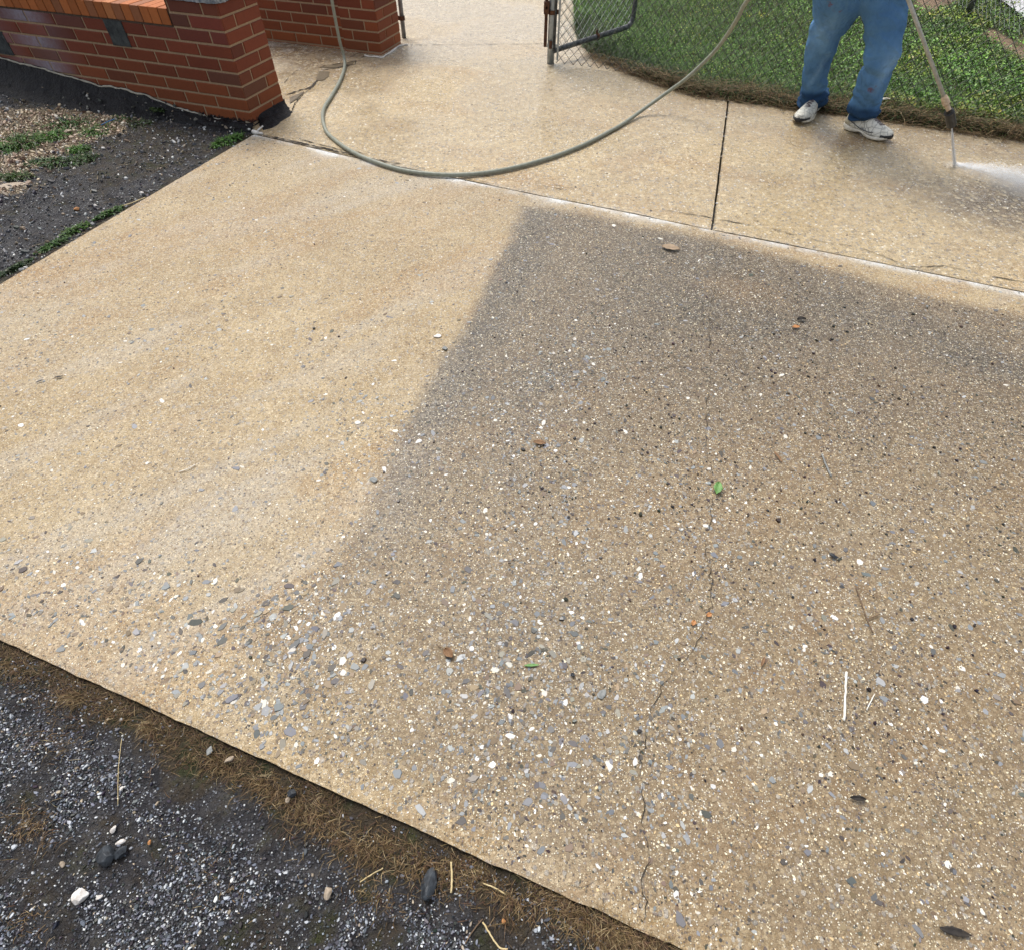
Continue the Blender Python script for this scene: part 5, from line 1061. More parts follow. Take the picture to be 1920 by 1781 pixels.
# trainers
def shoe_up():
    n = N('trainer_upper'); a = n.noise(30, 4, .6); v = n.vor(26, feat='DISTANCE_TO_EDGE'); ln1 = n.rng(v.outputs['Distance'], .06, .02)
    c = n.mix(n.rng(a, .35, .75), c4(.78, .77, .70), c4(.58, .56, .48)); c = n.mix(n.math('MULTIPLY', ln1, .55), c, c4(.16, .16, .16))
    c = n.mix(n.attr('trim'), c, c4(.10, .105, .11)); c = n.mix(n.attr('beige'), c, c4(.50, .44, .30))
    return n.out(c, .55, n.bump(n.math('MULTIPLY_ADD', ln1, -1.0, a), .6, .003), .4)
M_shoe = shoe_up(); M_sole = plain_mat('trainer_sole', (.80, .78, .70), (.55, .50, .40), 30, .6, .2); M_lace = plain_mat('lace', (.10, .07, .08), (.26, .22, .22), 200, .8, .3)
def make_shoe(heel, toe, flip, lift=0.0):
    root = Vector(heel); a = Vector((toe[0] - heel[0], toe[1] - heel[1], 0)); L_ = a.length; a.normalize(); b = Vector((-a.y, a.x, 0)) * flip
    S = empty('shoe', root); S.parent = person
    # stations along the foot: x fraction, half width, sole bottom z, sole top z, upper height, side shift
    st = [(0.0, .018, .018, .036, .060, 0), (.03, .030, .006, .036, .082, 0), (.10, .036, .001, .034, .092, 0), (.20, .037, .000, .030, .094, 0), (.30, .034, .004, .027, .092, .001), (.38, .033, .012, .026, .088, .002), (.46, .035, .012, .025, .082, .003), (.54, .040, .003, .024, .074, .004),
          (.64, .046, .000, .023, .066, .004), (.74, .048, .001, .024, .059, .002), (.84, .045, .004, .027, .054, -.002), (.92, .036, .010, .031, .048, -.004), (.97, .024, .017, .036, .044, -.005), (1.0, .010, .024, .039, .041, -.005)]
    st = [(q_[0], q_[1] * 1.22, q_[2] * 1.2, q_[3] * 1.25, q_[4] * 1.36, q_[5]) for q_ in st]
    def fr_(x, y, z): return a * (x * L_) + b * y + UP * z
    so = MB(); rings = []
    for x, w_, zb, zt, hh, sh2 in st:
        w2 = w_ * 1.06
        rings.append([fr_(x, sh2 + w2 * math.copysign(abs(math.cos(t)) ** .55, math.cos(t)), (zb + zt) / 2 + (zt - zb) / 2 * math.copysign(abs(math.sin(t)) ** .6, math.sin(t))) for t in [2 * math.pi * k / 24 for k in range(24)]])
    so.loft(rings); so.build('sole', M_sole, S, True)
    up_ = MB(); rings = []; us = np.linspace(0.012, .985, 44); K = 26
    arr = np.array(st)
    for x in us:
        w_ = np.interp(x, arr[:, 0], arr[:, 1]) * 1.0; zt = np.interp(x, arr[:, 0], arr[:, 3]); hh = np.interp(x, arr[:, 0], arr[:, 4]); s2_ = np.interp(x, arr[:, 0], arr[:, 5])
        rg = []
        for k in range(K):
            t = math.pi * k / (K - 1); cx_ = math.cos(t); sz_ = math.sin(t)
            w3 = w_ * (1 - 0.18 * sz_); rg.append(fr_(x, s2_ + w3 * math.copysign(abs(cx_) ** .75, cx_), zt - .006 + (hh - zt + .006) * sz_ ** .8))
        rings.append(rg)
    up_.loft(rings); o = up_.build('upper', M_shoe, S, True)
    cc = np.array([[v.co.x, v.co.y, v.co.z] for v in o.data.vertices]); lx = cc @ np.array(a) / L_; ly = cc @ np.array(b); lz = cc[:, 2]
    trim = np.exp(-((lz - (.047 - .012 * lx + .012 * np.sin(lx * 7))) / .0035) ** 2) * (lx > .12) * (lx < .78) * .85
    beige = np.clip(sstep(.20, .10, lx), 0, 1) * .8
    for nm, av in (('trim', trim), ('beige', beige)):
        at = o.data.attributes.new(nm, 'FLOAT', 'POINT'); at.data.foreach_set('value', av.astype(np.float32))
    tc_ = MB(); rings = []
    for x, w_, zb, zt, hh, sh2 in [s_ for s_ in st if s_[0] > .83]:
        rings.append([fr_(min(1.0, x * 1.0) + .012, sh2 + w_ * 1.03 * math.cos(t), .022 + x * .012 + (hh - .024) * .42 * math.sin(t)) for t in [2 * math.pi * k / 20 for k in range(20)]])
    tc_.loft(rings); tc_.build('toe_guard', M_black, S, True)
    la = MB()
    for j in range(6):
        x = .40 + j * .062; hh = float(np.interp(x, arr[:, 0], arr[:, 4])); s2_ = (-1) ** j * .006
        la.tube(catmull([fr_(x + s2_, -.019, hh - .004), fr_(x, -.008, hh + .002), fr_(x, .008, hh + .002), fr_(x - s2_, .019, hh - .004)], 3), .0028, 6)
        la.tube([fr_(x + .02, -.014 * (-1) ** j, hh), fr_(x + .045, .014 * (-1) ** j, hh - .004)], .0026, 6)
    la.tube(catmull([fr_(.40, 0, .09), fr_(.38, .02, .097), fr_(.40, .035, .085), fr_(.43, .03, .075)], 4), .0024, 6)
    la.tube(catmull([fr_(.40, 0, .09), fr_(.37, -.02, .098), fr_(.38, -.036, .084), fr_(.42, -.04, .07)], 4), .0024, 6)
    la.build('laces', M_lace, S, True)
    st_ = MB()
    for off2 in (-.0, ):
        for sd in (1, -1):
            pp = [fr_(x, sd * float(np.interp(x, arr[:, 0], arr[:, 1])) * 1.01 + float(np.interp(x, arr[:, 0], arr[:, 5])), z) for x, z in ((.10, .066), (.22, .055), (.36, .040), (.50, .037), (.62, .040), (.70, .047))]
            st_.tube(catmull(pp, 4), .0022, 6)
    st_.build('stripe', M_dkpipe, S, True)
    return S
make_shoe((*G(1582, 240), 0.002), (*G(1666, 269), 0.002), -1)
make_shoe((*G(1533, 198), 0.002), (*G(1494, 237), 0.002), 1)

# body above the frame: one skinned surface, arms bent forward to the lance
M_skin = plain_mat('skin', (0.42, 0.24, 0.16), (0.50, 0.30, 0.21), 12, .55, .1); M_shirt = plain_mat('grey_shirt', (.16, .17, .18), (.24, .25, .26), 18, .85, .4, .004); M_hair = plain_mat('dark_hair', (.03, .022, .016), (.07, .05, .035), 90, .6, .6)
pc = Vector((hc.x, hc.y, hc.z)); 
def skin(name, verts, edges, mat, parent, root_i=0, lev=2):
    me = bpy.data.meshes.new(name); me.from_pydata([v[0] for v in verts], edges, []); o = link(bpy.data.objects.new(name, me), parent)
    bm = bmesh.new(); bm.from_mesh(me); ly = bm.verts.layers.skin.verify(); bm.verts.ensure_lookup_table()
    for i, v in enumerate(bm.verts):
        r = verts[i][1]; v[ly].radius = (r if isinstance(r, tuple) else (r, r)); v[ly].use_root = (i == root_i)
    bm.to_mesh(me); bm.free(); m_ = o.modifiers.new('skin', 'SKIN'); m_.use_smooth_shade = True; s_ = o.modifiers.new('sub', 'SUBSURF'); s_.levels = lev; s_.render_levels = lev
    me.materials.append(mat)
    d_g = bpy.context.evaluated_depsgraph_get(); m2_ = bpy.data.meshes.new_from_object(o.evaluated_get(d_g)); o.modifiers.clear(); o.data = m2_
    if not m2_.materials: m2_.materials.append(mat)
    for p in m2_.polygons: p.use_smooth = True
    return o
chest = pc + Vector((-.01, -.06, .42)); neck = chest + Vector((0, -.02, .16)); head = neck + Vector((.01, -.05, .14)); top = head + Vector((0, 0, .10))
sR = chest + Vector((-.18, 0, .06)); sL = chest + Vector((.18, 0, .06))
hR = gpos + Vector((.0, .0, .0)); hL = END - ld_ * .16
hR = gpos + Vector((-.02, .03, .0)); eR = sR + Vector((-.07, -.02, -.27)); eL = sL + Vector((.07, -.10, -.26)); hL2 = hL + Vector((.01, .03, .01))
VB = [(pc, (.15, .11)), (pc + Vector((0, -.02, .2)), (.14, .10)), (chest, (.155, .11)), (neck, .055), (head, (.072, .088)), (top, (.05, .06)),
      (sR, .055), (eR, .040), (hR + (eR - hR) * .22, .028), (hR, (.036, .02)), (sL, .055), (eL, .040), (hL2 + (eL - hL2) * .22, .028), (hL2, (.036, .02)),
      (WY(1570, 10, 4.33), .075), (WY(1545, 70, 4.4), .055), (WY(1522, 185, 4.56), .036), (WY(1660, 10, 4.25), .075), (WY(1655, 90, 4.2), .055), (WY(1620, 215, 4.24), .036)]
EB = [(0, 1), (1, 2), (2, 3), (3, 4), (4, 5), (2, 6), (6, 7), (7, 8), (8, 9), (2, 10), (10, 11), (11, 12), (12, 13), (0, 14), (14, 15), (15, 16), (0, 17), (17, 18), (18, 19)]
for hi, hp_, fdir in ((9, hR, (gpos - eR)), (13, hL2, (hL - eL))):      # fingers close round the tube
    fdir = fdir.normalized(); side = ld_; down = fdir.cross(side).normalized()
    if down.z > 0: down = -down
    for j in range(4):
        o_ = side * (-.026 + .018 * j); ln_ = (.9, 1.05, 1.0, .8)[j]
        i0 = len(VB); VB += [(hp_ + o_ + fdir * .035 * ln_, .0095), (hp_ + o_ + fdir * .055 * ln_ + down * .018, .009), (hp_ + o_ + fdir * .038 * ln_ + down * .038, .008), (hp_ + o_ + fdir * .014 + down * .036, .0075)]
        EB += [(hi, i0), (i0, i0 + 1), (i0 + 1, i0 + 2), (i0 + 2, i0 + 3)]
    i0 = len(VB); VB += [(hp_ - side * .03 + fdir * .005 + down * .012, .011), (hp_ - side * .028 + fdir * .03 + down * .034, .0095)]; EB += [(hi, i0), (i0, i0 + 1)]
body = skin('body', VB, EB, M_skin, person)
fc = head + Vector((0, -.085, .0))
mb = MB(); mb.loft([[pc + Vector((rx * math.cos(2 * math.pi * k / 32), off_ + ry * math.sin(2 * math.pi * k / 32), z)) for k in range(32)] for z, rx, ry, off_ in ((.10, .20, .155, 0), (.2, .195, .15, -.01), (.32, .205, .15, -.04), (.42, .215, .145, -.06), (.50, .20, .12, -.06), (.55, .12, .085, -.07), (.575, .068, .066, -.075))])
for s_, e_2 in ((sR, eR), (sL, eL)):
    mb.tube(catmull([s_ + (chest - s_) * .25, s_, s_.lerp(e_2, .45), s_.lerp(e_2, .85)], 5), [.075] * 5 + [.07] * 5 + [.062] * 6, 20)
so_ = mb.build('shirt', M_shirt, person, True); rm = so_.modifiers.new('j', 'REMESH'); rm.mode = 'VOXEL'; rm.voxel_size = .012; rm.use_smooth_shade = True; s3 = so_.modifiers.new('s', 'SMOOTH'); s3.iterations = 6
mb = MB(); mb.loft([[head + Vector((.085 * sc_ * math.cos(2 * math.pi * k / 24), .02 + .098 * sc_ * math.sin(2 * math.pi * k / 24), z)) for k in range(24)] for z, sc_ in ((.02, .93), (.06, 1.0), (.10, .95), (.135, .75), (.158, .4), (.165, .1))]); mb.build('hair', M_hair, person, True)
M_eye = plain_mat('eye_dark', (.02, .02, .02), (.05, .04, .03))
mb = MB(); mb.tube([fc + Vector((0, .012, .02)), fc + Vector((0, -.008, -.005)), fc + Vector((0, .01, -.014))], [.007, .012, .006], 8); mb.build('nose', M_skin, person, True)
for sx in (-1, 1):
    mb = MB(); mb.loft([[fc + Vector((sx * .031 + .011 * q2 * math.cos(2 * math.pi * k / 12), .012 - .004 * (1 - q2), .022 + .007 * q2 * math.sin(2 * math.pi * k / 12))) for k in range(12)] for q2 in (1, .6, .1)]); mb.build('eye', M_eye, person, True)
    mb = MB(); mb.loft([[head + Vector((sx * (.078 + .008 * q3), .01 + .016 * math.cos(2 * math.pi * k / 12) * (1 - .2 * q3), .0 + .028 * math.sin(2 * math.pi * k / 12) * (1 - .2 * q3))) for k in range(12)] for q3 in (0, 1)]); mb.build('ear', M_skin, person, True)
mb = MB(); mb.tube([fc + Vector((-.022, .014, -.036)), fc + Vector((0, .006, -.037)), fc + Vector((.022, .014, -.036))], [.003, .005, .003], 8); mb.build('mouth', plain_mat('lips', (.35, .14, .11), (.42, .18, .14)), person, True)

# ------------------------------------------------------------------ dead grass at the front edge
OUT = math.atan2(-bdir[0], bdir[1])
def tuft_arrays(spots):
    xs_, ys_, di, ln = [], [], [], []
    for (px, py, n, ra, le) in spots:
        n = int(n * 1.9); le = le * .85
        c = G(px, py, ZA); c = (c[0] - bdir[1] * .014, c[1] + bdir[0] * .014); a0_ = OUT + rng.normal(0, 1.0, n); rr = np.abs(rng.normal(0, ra * .9, n)); n_sub = rng.random(n) * 2 * math.pi
        jx_ = rng.normal(0, ra * 1.1, n); xs_.append(c[0] + np.cos(n_sub) * rr + bdir[0] * jx_); ys_.append(c[1] + np.sin(n_sub) * rr + bdir[1] * jx_); di.append(a0_ + rng.normal(0, .5, n)); ln.append(le * (.45 + .8 * rng.random(n)))
    return [np.concatenate(q_) for q_ in (xs_, ys_, di, ln)]
spots = [(130, 1315, 110, .016, .05), (205, 1345, 60, .03, .03), (272, 1372, 80, .012, .045), (340, 1420, 60, .03, .03), (400, 1440, 100, .022, .04), (455, 1470, 90, .03, .035), (500, 1490, 130, .025, .045), (560, 1530, 130, .03, .04), (610, 1560, 110, .03, .035),
         (665, 1600, 150, .025, .045), (720, 1590, 90, .025, .035), (760, 1640, 100, .03, .035), (830, 1640, 130, .03, .035), (890, 1650, 80, .03, .03), (950, 1700, 150, .03, .04), (1040, 1700, 110, .03, .035), (1085, 1740, 180, .03, .045), (1150, 1765, 260, .028, .05), (1220, 1790, 150, .03, .045), (60, 1560, 90, .03, .04), (100, 1400, 70, .04, .03), (20, 1260, 60, .02, .04), (380, 1650, 40, .05, .025), (700, 1690, 60, .03, .03), (30, 1740, 40, .03, .03)]
X_, Y_, D_, Ln = tuft_arrays(spots); n = len(X_)
sel = (sdf(X_, Y_, DPOLY) < .004); X_, Y_, D_, Ln = X_[sel], Y_[sel], D_[sel], Ln[sel]; n = len(X_)
t = pal(n, [(.17, .115, .06), (.26, .18, .095), (.10, .062, .035), (.42, .33, .19)], [4, 2.6, 4, .8], .2)
o = blades("dry_grass", X_, Y_, zz(X_, Y_) + .001, Ln, .0008 + .0007 * rng.random(n), t, 1.45, dirn=D_); tag(o, 'tufts of dry brown grass along the front edge of the driveway', 'dry grass', None, 'stuff')
n = 15000; u_ = rng.random(n) * .45; a = along([CORN, BEND], u_); e = np.abs(rng.normal(0, .045, n)) - .003; x = a[:, 0] + bdir[1] * e; y = a[:, 1] - bdir[0] * e
k = fbm(x * 7, y * 7, 221) > .45; x, y = x[k], y[k]; n = len(x); t = pal(n, [(.09, .06, .035), (.14, .095, .052), (.05, .033, .02), (.28, .21, .12)], [4, 3, 3, .6], .2)
o = blades('thatch', x, y, zz(x, y) + .001, .010 + .028 * rng.random(n), .0009 + .0008 * rng.random(n), t, 1.5, flat_=.6); tag(o, 'fine brown thatch of dead grass between driveway and asphalt', 'dry grass', None, 'stuff')
# straws on the side ground
n = 2600; x = -4.6 + rng.random(n) * 3; y = 2.4 + rng.random(n) * 3.2; k = ~inside(x, y, DPOLY) & (y < 4.2 + 0.362 * (-1.76 - x)) & (rng.random(n) < .3 + amasks(x, y)['soil']); x, y = x[k], y[k]; n = len(x)
o = blades('dead_straw', x, y, zz(x, y) + .004, .02 + .07 * rng.random(n), .0016 + .0012 * rng.random(n), pal(n, [(.16, .12, .07), (.3, .24, .15), (.08, .06, .04)], [3, 1.5, 3]), 1.5, flat_=.8); tag(o, 'dead straw scattered over the dark side ground', 'straw', None, 'stuff')

# ------------------------------------------------------------------ weeds, single plants
def weed(px, py, size, n, colr, label, spread=1.0, zb=ZA, elong=1.0, ang=0.0):
    n = max(240, int(n * 1.5)); c = G(px, py, zb); a = rng.random(n) * 2 * math.pi; r = size * np.sqrt(rng.random(n)) * (.85 + .35 * vn(a * 1.6, a * 0 + px, 5))
    ux = np.cos(a) * r * elong; uy = np.sin(a) * r / elong; x = c[0] + ux * math.cos(ang) - uy * math.sin(ang); y = c[1] + ux * math.sin(ang) + uy * math.cos(ang); h_ = np.maximum(0, (size - r)) * .16 + .004; colr = (colr[0] * 1.25, colr[1] * 1.05, colr[2] * 1.1); n = len(x)
    t = pal(n, [colr, tuple(q_ * 1.6 for q_ in colr), tuple(q_ * .55 for q_ in colr)], [3, 2, 2], .2)
    m_ = n // 2
    x[0] = c[0]; y[0] = c[1]
    o = blades('weed', x[:m_], y[:m_], zb + h_[:m_] * .3, size * (.25 + .3 * rng.random(m_)), .003 + .003 * rng.random(m_), t[:m_], 1.3, M_leaf, dirn=a[:m_] + ang)
    o2 = leaves('foliage', x[m_:], y[m_:], zb + h_[m_:], (.010 + .014 * rng.random(n - m_)), t[m_:], .7); o2.parent = o; o2.name = 'foliage'
    tag(o, label, 'weed', 'weeds growing beside the driveway'); return o
gr = (.055, .15, .02)
weed(427, 266, .085, 260, gr, 'bright green weed at the driveway edge, nearest the brick pillar', elong=1.5, ang=1.0)
weed(140, 434, .055, 150, (.05, .12, .02), 'green weed tuft against the left driveway edge, midway down', elong=1.5, ang=1.1)
weed(205, 402, .05, 110, (.04, .10, .02), 'weed on the driveway edge just above the midway tuft', elong=1.8, ang=1.1)
weed(100, 462, .05, 110, (.04, .10, .02), 'weed on the driveway edge just below the midway tuft', elong=1.8, ang=1.1)
weed(30, 505, .045, 90, (.03, .06, .02), 'dark mossy weed at the driveway edge by the photo’s left border', elong=2.2, ang=1.1)
weed(300, 206, .06, 60, (.04, .08, .02), 'tiny weed growing out of the tar under the wall', zb=.03)
weed(182, 250, .10, 240, gr, 'leafy green weed in the middle of the pebble patch')
weed(130, 237, .13, 300, (.04, .11, .02), 'long green weed stretched along the back of the pebble patch', elong=1.5)
weed(105, 257, .09, 220, gr, 'low green weed left of the leafy weed in the pebble patch')
weed(232, 228, .09, 200, (.05, .12, .03), 'green weed below the tar, right end of the pebble patch')
weed(262, 236, .08, 120, (.05, .09, .03), 'thin pale weed beyond the right end of the pebble patch')
weed(40, 270, .14, 300, (.05, .12, .02), 'spreading green weed at the left of the pebble patch')
weed(150, 283, .07, 130, gr, 'small green weed below the leafy weed')
weed(105, 308, .11, 240, (.035, .085, .02), 'dark green weed on the lower rim of the pebble patch', elong=1.5)
weed(160, 300, .08, 110, (.035, .075, .02), 'sparse weed at the lower right rim of the pebble patch')
weed(5, 285, .09, 160, (.04, .13, .015), 'vivid green weed cut by the left border of the photo')
weed(80, 178, .13, 160, (.035, .07, .02), 'mossy weed under the tar near the wall, at left')
weed(30, 335, .08, 120, (.045, .09, .02), 'yellowish green weed beside the pale soil at left', elong=1.4)

# ------------------------------------------------------------------ single stones, leaves and twigs
def rock(px, py, z, lx, ly, lz, mat, name, label, cat, ang=0.0, seed=0, grp=None):
    bm = bmesh.new(); bmesh.ops.create_icosphere(bm, subdivisions=3, radius=.5); rg = random.Random(seed)
    pl = [(Vector((rg.uniform(-1, 1), rg.uniform(-1, 1), rg.uniform(-.6, 1))).normalized(), rg.uniform(.30, .42)) for _ in range(11)]
    for v in bm.verts:
        for nrm, dd in pl:
            k = v.co.dot(nrm) - dd
            if k > 0: v.co -= nrm * k
        v.co = Vector((v.co.x * lx * 1.15, v.co.y * ly * 1.15, v.co.z * lz * 1.15))
    me = bpy.data.meshes.new(name); bm.to_mesh(me); bm.free(); me.materials.append(mat); o = link(bpy.data.objects.new(name, me)); c = G(px, py, z)
    o.location = (c[0], c[1], z + lz * .36); o.rotation_euler = (rg.uniform(-.2, .2), rg.uniform(-.2, .2), ang); tag(o, label, cat, grp); return o
M_wst = plain_mat('white_pebble', (.55, .50, .45), (.82, .80, .78), 90, .6, .4); M_bst = plain_mat('black_rock', (.012, .014, .018), (.05, .06, .072), 60, .5, .6); M_tst = plain_mat('tan_pebble', (.28, .22, .16), (.48, .40, .31), 90, .7, .4); M_gst = plain_mat('grey_pebble', (.16, .17, .17), (.30, .31, .30), 90, .7, .4); M_ost = plain_mat('orange_pebble', (.38, .16, .05), (.55, .28, .12), 90, .6, .4)
zA = ZA + .004
rock(151, 1680, zA, .034, .026, .018, M_wst, 'pebble', 'largest white pebble on the dark asphalt at lower left', 'pebble', .5, 1)
rock(228, 1578, zA + .008, .021, .011, .010, M_wst, 'pebble', 'oval white pebble lying against the split black rock', 'pebble', .5, 2)
rock(214, 1555, zA, .016, .010, .010, M_wst, 'pebble', 'small white pebble just above the split black rock', 'pebble', 1.2, 3)
rock(201, 1607, zA, .034, .042, .024, M_bst, 'rock', 'left half of the split black rock on the asphalt', 'rock', .2, 4)
rock(229, 1598, zA, .020, .028, .018, M_bst, 'rock', 'small right half of the split black rock, under the oval pebble', 'rock', -.4, 5)
rock(806, 1654, zA + .003, .034, .058, .020, M_bst, 'rock', 'pointed black rock beside the upright straw near the driveway edge', 'rock', -.25, 6)
rock(615, 1675, zA, .016, .026, .012, M_tst, 'pebble', 'grey brown pebble on asphalt below the dry grass', 'pebble', .0, 7)
rock(229, 1478, zA, .009, .009, .008, M_wst, 'pebble', 'round white pebble above the split rock', 'pebble', 0, 8)
rock(187, 1682, zA, .014, .008, .008, M_wst, 'pebble', 'small white pebble right of the largest one', 'pebble', .4, 9)
rock(118, 1620, zA, .010, .014, .008, M_tst, 'pebble', 'yellowish pebble up left of the largest white one', 'pebble', .4, 10)
rock(430, 1424, zA + .004, .022, .012, .010, M_tst, 'pebble', 'pinkish pebble in the dry grass just under the driveway edge', 'pebble', .6, 11)
rock(393, 1407, zA + .006, .016, .020, .008, M_gst, 'pebble', 'flat grey pebble tucked against the driveway edge at left', 'pebble', 0, 12)
rock(548, 1487, zA + .004, .020, .018, .012, M_bst, 'pebble', 'dark pebble in the dry grass beside a tan one', 'pebble', 0, 13)
rock(540, 1499, zA + .004, .011, .013, .010, M_tst, 'pebble', 'tan pebble in the dry grass under a dark one', 'pebble', 0, 14)
rock(945, 1727, zA + .004, .009, .010, .008, M_ost, 'pebble', 'orange pebble in the dry grass near the photo’s bottom', 'pebble', 0, 15)
rock(281, 1579, zA, .008, .009, .007, M_ost, 'pebble', 'orange pebble right of the split black rock', 'pebble', 0, 16)
rock(245, 193, ZA + .02, .085, .06, .035, M_gst, 'stone', 'grey stone sitting on the tar at the foot of the wall', 'stone', .3, 17)
rock(276, 201, ZA + .02, .05, .03, .02, M_gst, 'stone', 'flatter small grey stone right of the other on the tar', 'stone', .3, 18)
rock(163, 195, ZA + .03, .11, .045, .03, M_gst, 'stone', 'long pale grey stone half sunk at the tar’s edge', 'stone', .3, 19)
rock(20, 142, ZA + .09, .20, .05, .03, M_tst, 'stone', 'long pale slab of stone at the wall foot by the left border', 'stone', -.5, 20)
rock(88, 156, ZA + .07, .11, .06, .03, M_tst, 'stone', 'pale broken stone on the tar, second from the left border', 'stone', -.1, 21)
rock(12, 354, ZA - .004, .20, .10, .02, M_tst, 'stone', 'broad flat tan stone below the pebble patch at the left border', 'stone', .4, 22)
rock(129, 249, ZA + .01, .05, .03, .02, M_tst, 'stone', 'yellow oval stone among the weeds of the pebble patch', 'stone', .5, 23)
rock(247, 214, ZA + .01, .035, .025, .02, M_wst, 'stone', 'white stone at the lower edge of the tar', 'stone', 0, 24)
WPL = ['white pebble just right of the pebble patch', 'white pebble on the asphalt below the pebble patch', 'rounder lower one of two white pebbles near the midway tuft', 'smaller upper one of two white pebbles near the midway tuft', 'white pebble closest to the driveway edge, above the midway tuft', 'white pebble in line with the bright weed, on bare soil', 'small dim white pebble on bare soil right of the patch', 'white pebble beside the left piece of blue string', 'white pebble at the left border, above the patch']
for i, (a, b, s_) in enumerate(((194, 280, .024), (140, 318, .020), (179, 388, .022), (171, 377, .014), (266, 364, .026), (290, 262, .018), (282, 188 + 90, .014), (58, 214, .022), (3, 221, .022))):
    rock(a, b, ZA + .004, s_, s_ * .7, s_ * .6, M_wst, 'pebble', WPL[i], 'pebble', 0, 30 + i, 'white pebbles left of the driveway')
rock(145, 394, ZA + .004, .030, .022, .015, M_ost, 'pebble', 'yellow orange pebble on the side asphalt', 'pebble', 0, 40)
rock(1563, 1043, .004, .026, .013, .009, M_bst, 'pebble', 'dark oval seed pod lying on the driveway at right', 'seed pod', -.6, 41)
rock(1074, 1265, .004, .011, .012, .008, M_bst, 'pebble', 'shiny black lump just right of the green blade', 'pebble', 0, 42)
rock(1127, 1300, .002, .030, .020, .004, M_gst, 'pebble', 'grey flake near the shiny black lump', 'pebble', .9, 43)
rock(820, 631, .002, .030, .022, .006, M_wst, 'pebble', 'pale flake on the boundary of the washed concrete', 'pebble', .2, 44)
rock(834, 654, .002, .022, .030, .006, M_gst, 'pebble', 'blue grey flake on the boundary of the washed concrete', 'pebble', .2, 45)
rock(700, 899, .002, .030, .022, .005, M_gst, 'pebble', 'large blue grey flake in the dark band', 'pebble', -.6, 46)
M_bleaf = plain_mat('brown_leaf', (.16, .085, .04), (.32, .19, .10), 60, .7, .4); M_gleaf = plain_mat('green_leaf', (.08, .20, .04), (.22, .40, .14), 60, .5, .3); M_dleaf = plain_mat('dark_leaf', (.012, .010, .010), (.05, .04, .03), 60, .6, .4); M_bone = plain_mat('white_stick', (.70, .66, .58), (.88, .86, .80), 60, .6, .2); M_twig = plain_mat('twig', (.11, .07, .045), (.22, .15, .09), 120, .8, .4); M_dry = plain_mat('straw', (.52, .40, .20), (.70, .58, .34), 60, .7, .2); M_blue = plain_mat('blue_string', (.02, .12, .35), (.06, .25, .50), 60, .6, .2)
def leafobj(px, py, ln, wd, ang, mat, label, curl=.25, z=.003, seed=0, name='leaf', jag=.12):
    rg = random.Random(seed); c = G(px, py, z); vs = []; fs = []; n = 12
    for i in range(n + 1):
        t = i / n; w_ = wd / 2 * math.sin(math.pi * min(1, t * .93 + .05)) ** .8; zc_ = curl * ln * (math.sin(math.pi * t) * .5)
        for j in range(5):
            s_ = (j - 2) / 2; vs.append((ln * (t - .5), s_ * w_ * (1 + rg.uniform(-jag, jag)), .0015 + zc_ * .4 + abs(s_) ** 1.5 * wd * curl + rg.uniform(0, .001)))
    for i in range(n):
        for j in range(4): a = i * 5 + j; fs.append((a, a + 1, a + 6, a + 5))
    me = bpy.data.meshes.new(name); me.from_pydata(vs, [], fs); me.materials.append(mat); o = link(bpy.data.objects.new(name, me)); o.location = (c[0], c[1], z); o.rotation_euler = (0, 0, ang)
    sm_ = o.modifiers.new('t', 'SOLIDIFY'); sm_.thickness = .0008
    for p in me.polygons: p.use_smooth = True
    tag(o, label, name); return o
leafobj(1257, 467, .088, .052, -.35, plain_mat('tan_leaf', (.24, .17, .11), (.40, .30, .20), 40, .7, .4), 'brown curled leaf on the grey concrete just below the joint', .12, seed=1)
leafobj(1012, 832, .045, .022, -.2, M_bleaf, 'small red brown leaf in the dark middle of the driveway', .2, seed=2)
leafobj(841, 1225, .034, .024, -.8, M_bleaf, 'crumpled brown leaf with a stalk, left of the green blade', .3, seed=3)
leafobj(1608, 1497, .036, .012, -.1, M_dleaf, 'curled black leaf scrap at lower right', .3, seed=4)
leafobj(1790, 1746, .060, .016, -.2, M_dleaf, 'long dark leaf at the lower right corner', .1, seed=5)
leafobj(997, 1247, .040, .008, .05, M_gleaf, 'single green blade lying on the driveway', .05, seed=6)
lf = leafobj(1345, 916, .052, .028, 1.2, M_gleaf, 'pale green sprig of leaf in the middle right of the driveway', .25, seed=7)
leafobj(1329, 1153, .018, .014, .5, M_ost, 'orange leaf scrap, right one of the pair by the crack', .2, seed=8)
leafobj(1300, 1168, .018, .014, 1.0, M_ost, 'orange leaf scrap, left one of the pair by the crack', .2, seed=9)
leafobj(1492, 615, .034, .020, .1, M_ost, 'yellow leaf scrap near the dark streak at right', .2, seed=10)
leafobj(1502, 601, .040, .024, .1, M_dleaf, 'dark leaf behind the yellow leaf scrap', .3, seed=11)
leafobj(1458, 858, .050, .010, -1.3, M_bleaf, 'slim brown leaf left of the grey stick', .2, seed=12)
leafobj(1430, 1240, .032, .008, 1.0, M_bleaf, 'slim brown pod at the lower right of the green blade', .2, seed=13)
leafobj(1660, 190, .07, .035, .2, M_bone, 'white scrap of litter in the grass behind the right trainer', .3, z=.05, seed=14, name='litter')
leafobj(75, 716, .030, .006, .5, M_dleaf, 'dark slim scrap on the washed concrete, nearest the left border', .1, seed=15)
leafobj(111, 708, .032, .010, .3, M_dleaf, 'dark leaf scrap right of the slim one on the washed concrete', .1, seed=16)
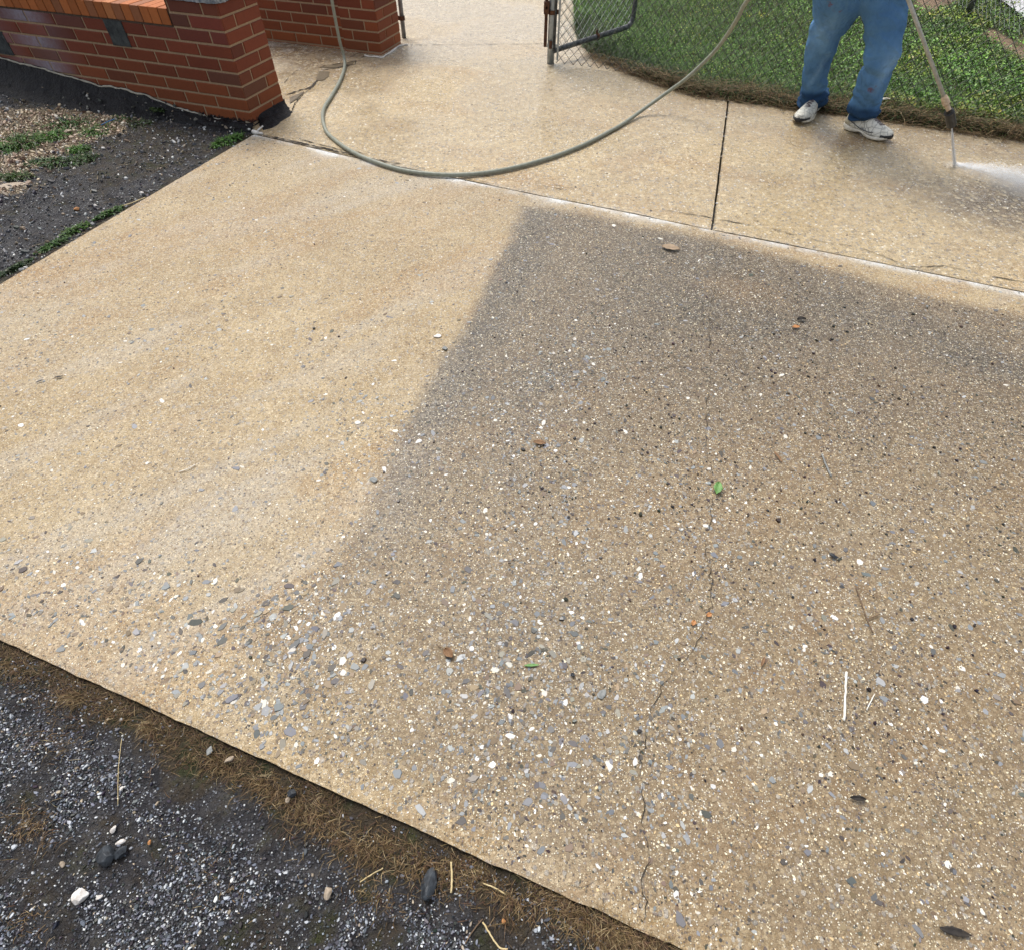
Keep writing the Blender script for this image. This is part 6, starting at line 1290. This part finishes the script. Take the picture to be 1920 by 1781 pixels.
def stick(pts, r, mat, label, name='stick', z=.004, group=None, cat=None):
    k = [Vector(G3(a, b, z + r * .8 + (c if len(q_) > 2 else 0))) for q_ in pts for a, b, c in [tuple(q_) + (0,) * (3 - len(q_))]]
    k = catmull(k, 5); mb = MB(); mb.tube([p + Vector((random.uniform(-1, 1), random.uniform(-1, 1), 0)) * r * .3 for p in k], [r * random.uniform(.85, 1.1) for _ in k], 8); o = mb.build(name, mat, None, True); tag(o, label, cat or name, group); return o
stick([(1587, 1259), (1585, 1305), (1583, 1350)], .0028, M_bone, 'straight white stick lying on the driveway at right')
stick([(1541, 852), (1549, 872), (1559, 893)], .0030, M_gst, 'short grey stick on the driveway right of centre')
stick([(1604, 1097), (1617, 1135), (1628, 1165), (1637, 1186)], .0018, M_twig, 'brown forked twig, its long stem', 'twig')
stick([(1605, 1099), (1635, 1115), (1662, 1126)], .0009, M_twig, 'thin brown twig crossing the top of the forked one', 'twig')
stick([(1626, 1160), (1640, 1155), (1650, 1150)], .0016, M_twig, 'short brown twig at the lower end of the forked one', 'twig')
stick([(846, 1615), (847, 1645), (846, 1673)], .0022, M_dry, 'upright yellow straw beside the pointed black rock', 'straw', ZA + .012)
stick([(675, 1653), (695, 1640), (718, 1627)], .0014, M_dry, 'yellow straw slanting left of the pointed black rock', 'straw', ZA + .006)
stick([(905, 1728), (920, 1752), (936, 1775), (952, 1779)], .0018, M_dry, 'bent yellow straw at the bottom of the photo', 'straw', ZA + .006)
stick([(905, 1722), (890, 1740), (872, 1768)], .0013, M_twig, 'thin brown stem forking from the bent straw', 'twig', ZA + .006)
stick([(905, 1655), (930, 1665), (948, 1676)], .0014, M_dry, 'short straw in the grass right of the black rock', 'straw', ZA + .010)
stick([(228, 1385), (222, 1440), (221, 1510)], .0007, M_dry, 'long fine straw hanging down over the asphalt at left', 'straw', ZA + .006)
stick([(1640, 1300), (1625, 1330)], .0012, M_bone, 'tiny white stalk right of the white stick', 'stick')
stick([(840, 1221), (828, 1214), (820, 1209)], .0011, M_twig, 'stalk of the crumpled brown leaf', 'twig')
stick([(335, 885), (355, 878), (366, 871)], .0016, M_bone, 'fine white stalk on the washed concrete', 'stick')
stick([(52, 209), (66, 205), (78, 203)], .003, M_blue, 'left piece of blue string by the pebble patch', 'string', ZA + .012)
stick([(190, 235), (204, 228), (215, 224)], .003, M_blue, 'right piece of blue string by the pebble patch', 'string', ZA + .02)
stick([(228, 387), (248, 381), (272, 371)], .003, M_dry, 'pale straw on the dark asphalt at the driveway edge', 'straw', ZA + .006)
stick([(1617, 245 - 66), (1640, 160), (1662, 148)], .004, M_dry, 'dry stem leaning out of the grass between the trainers', 'straw', .03)
stick([(1590, 205), (1600, 185), (1612, 168)], .003, M_dry, 'thin dry stem leaning up behind the left trainer', 'straw', .03)
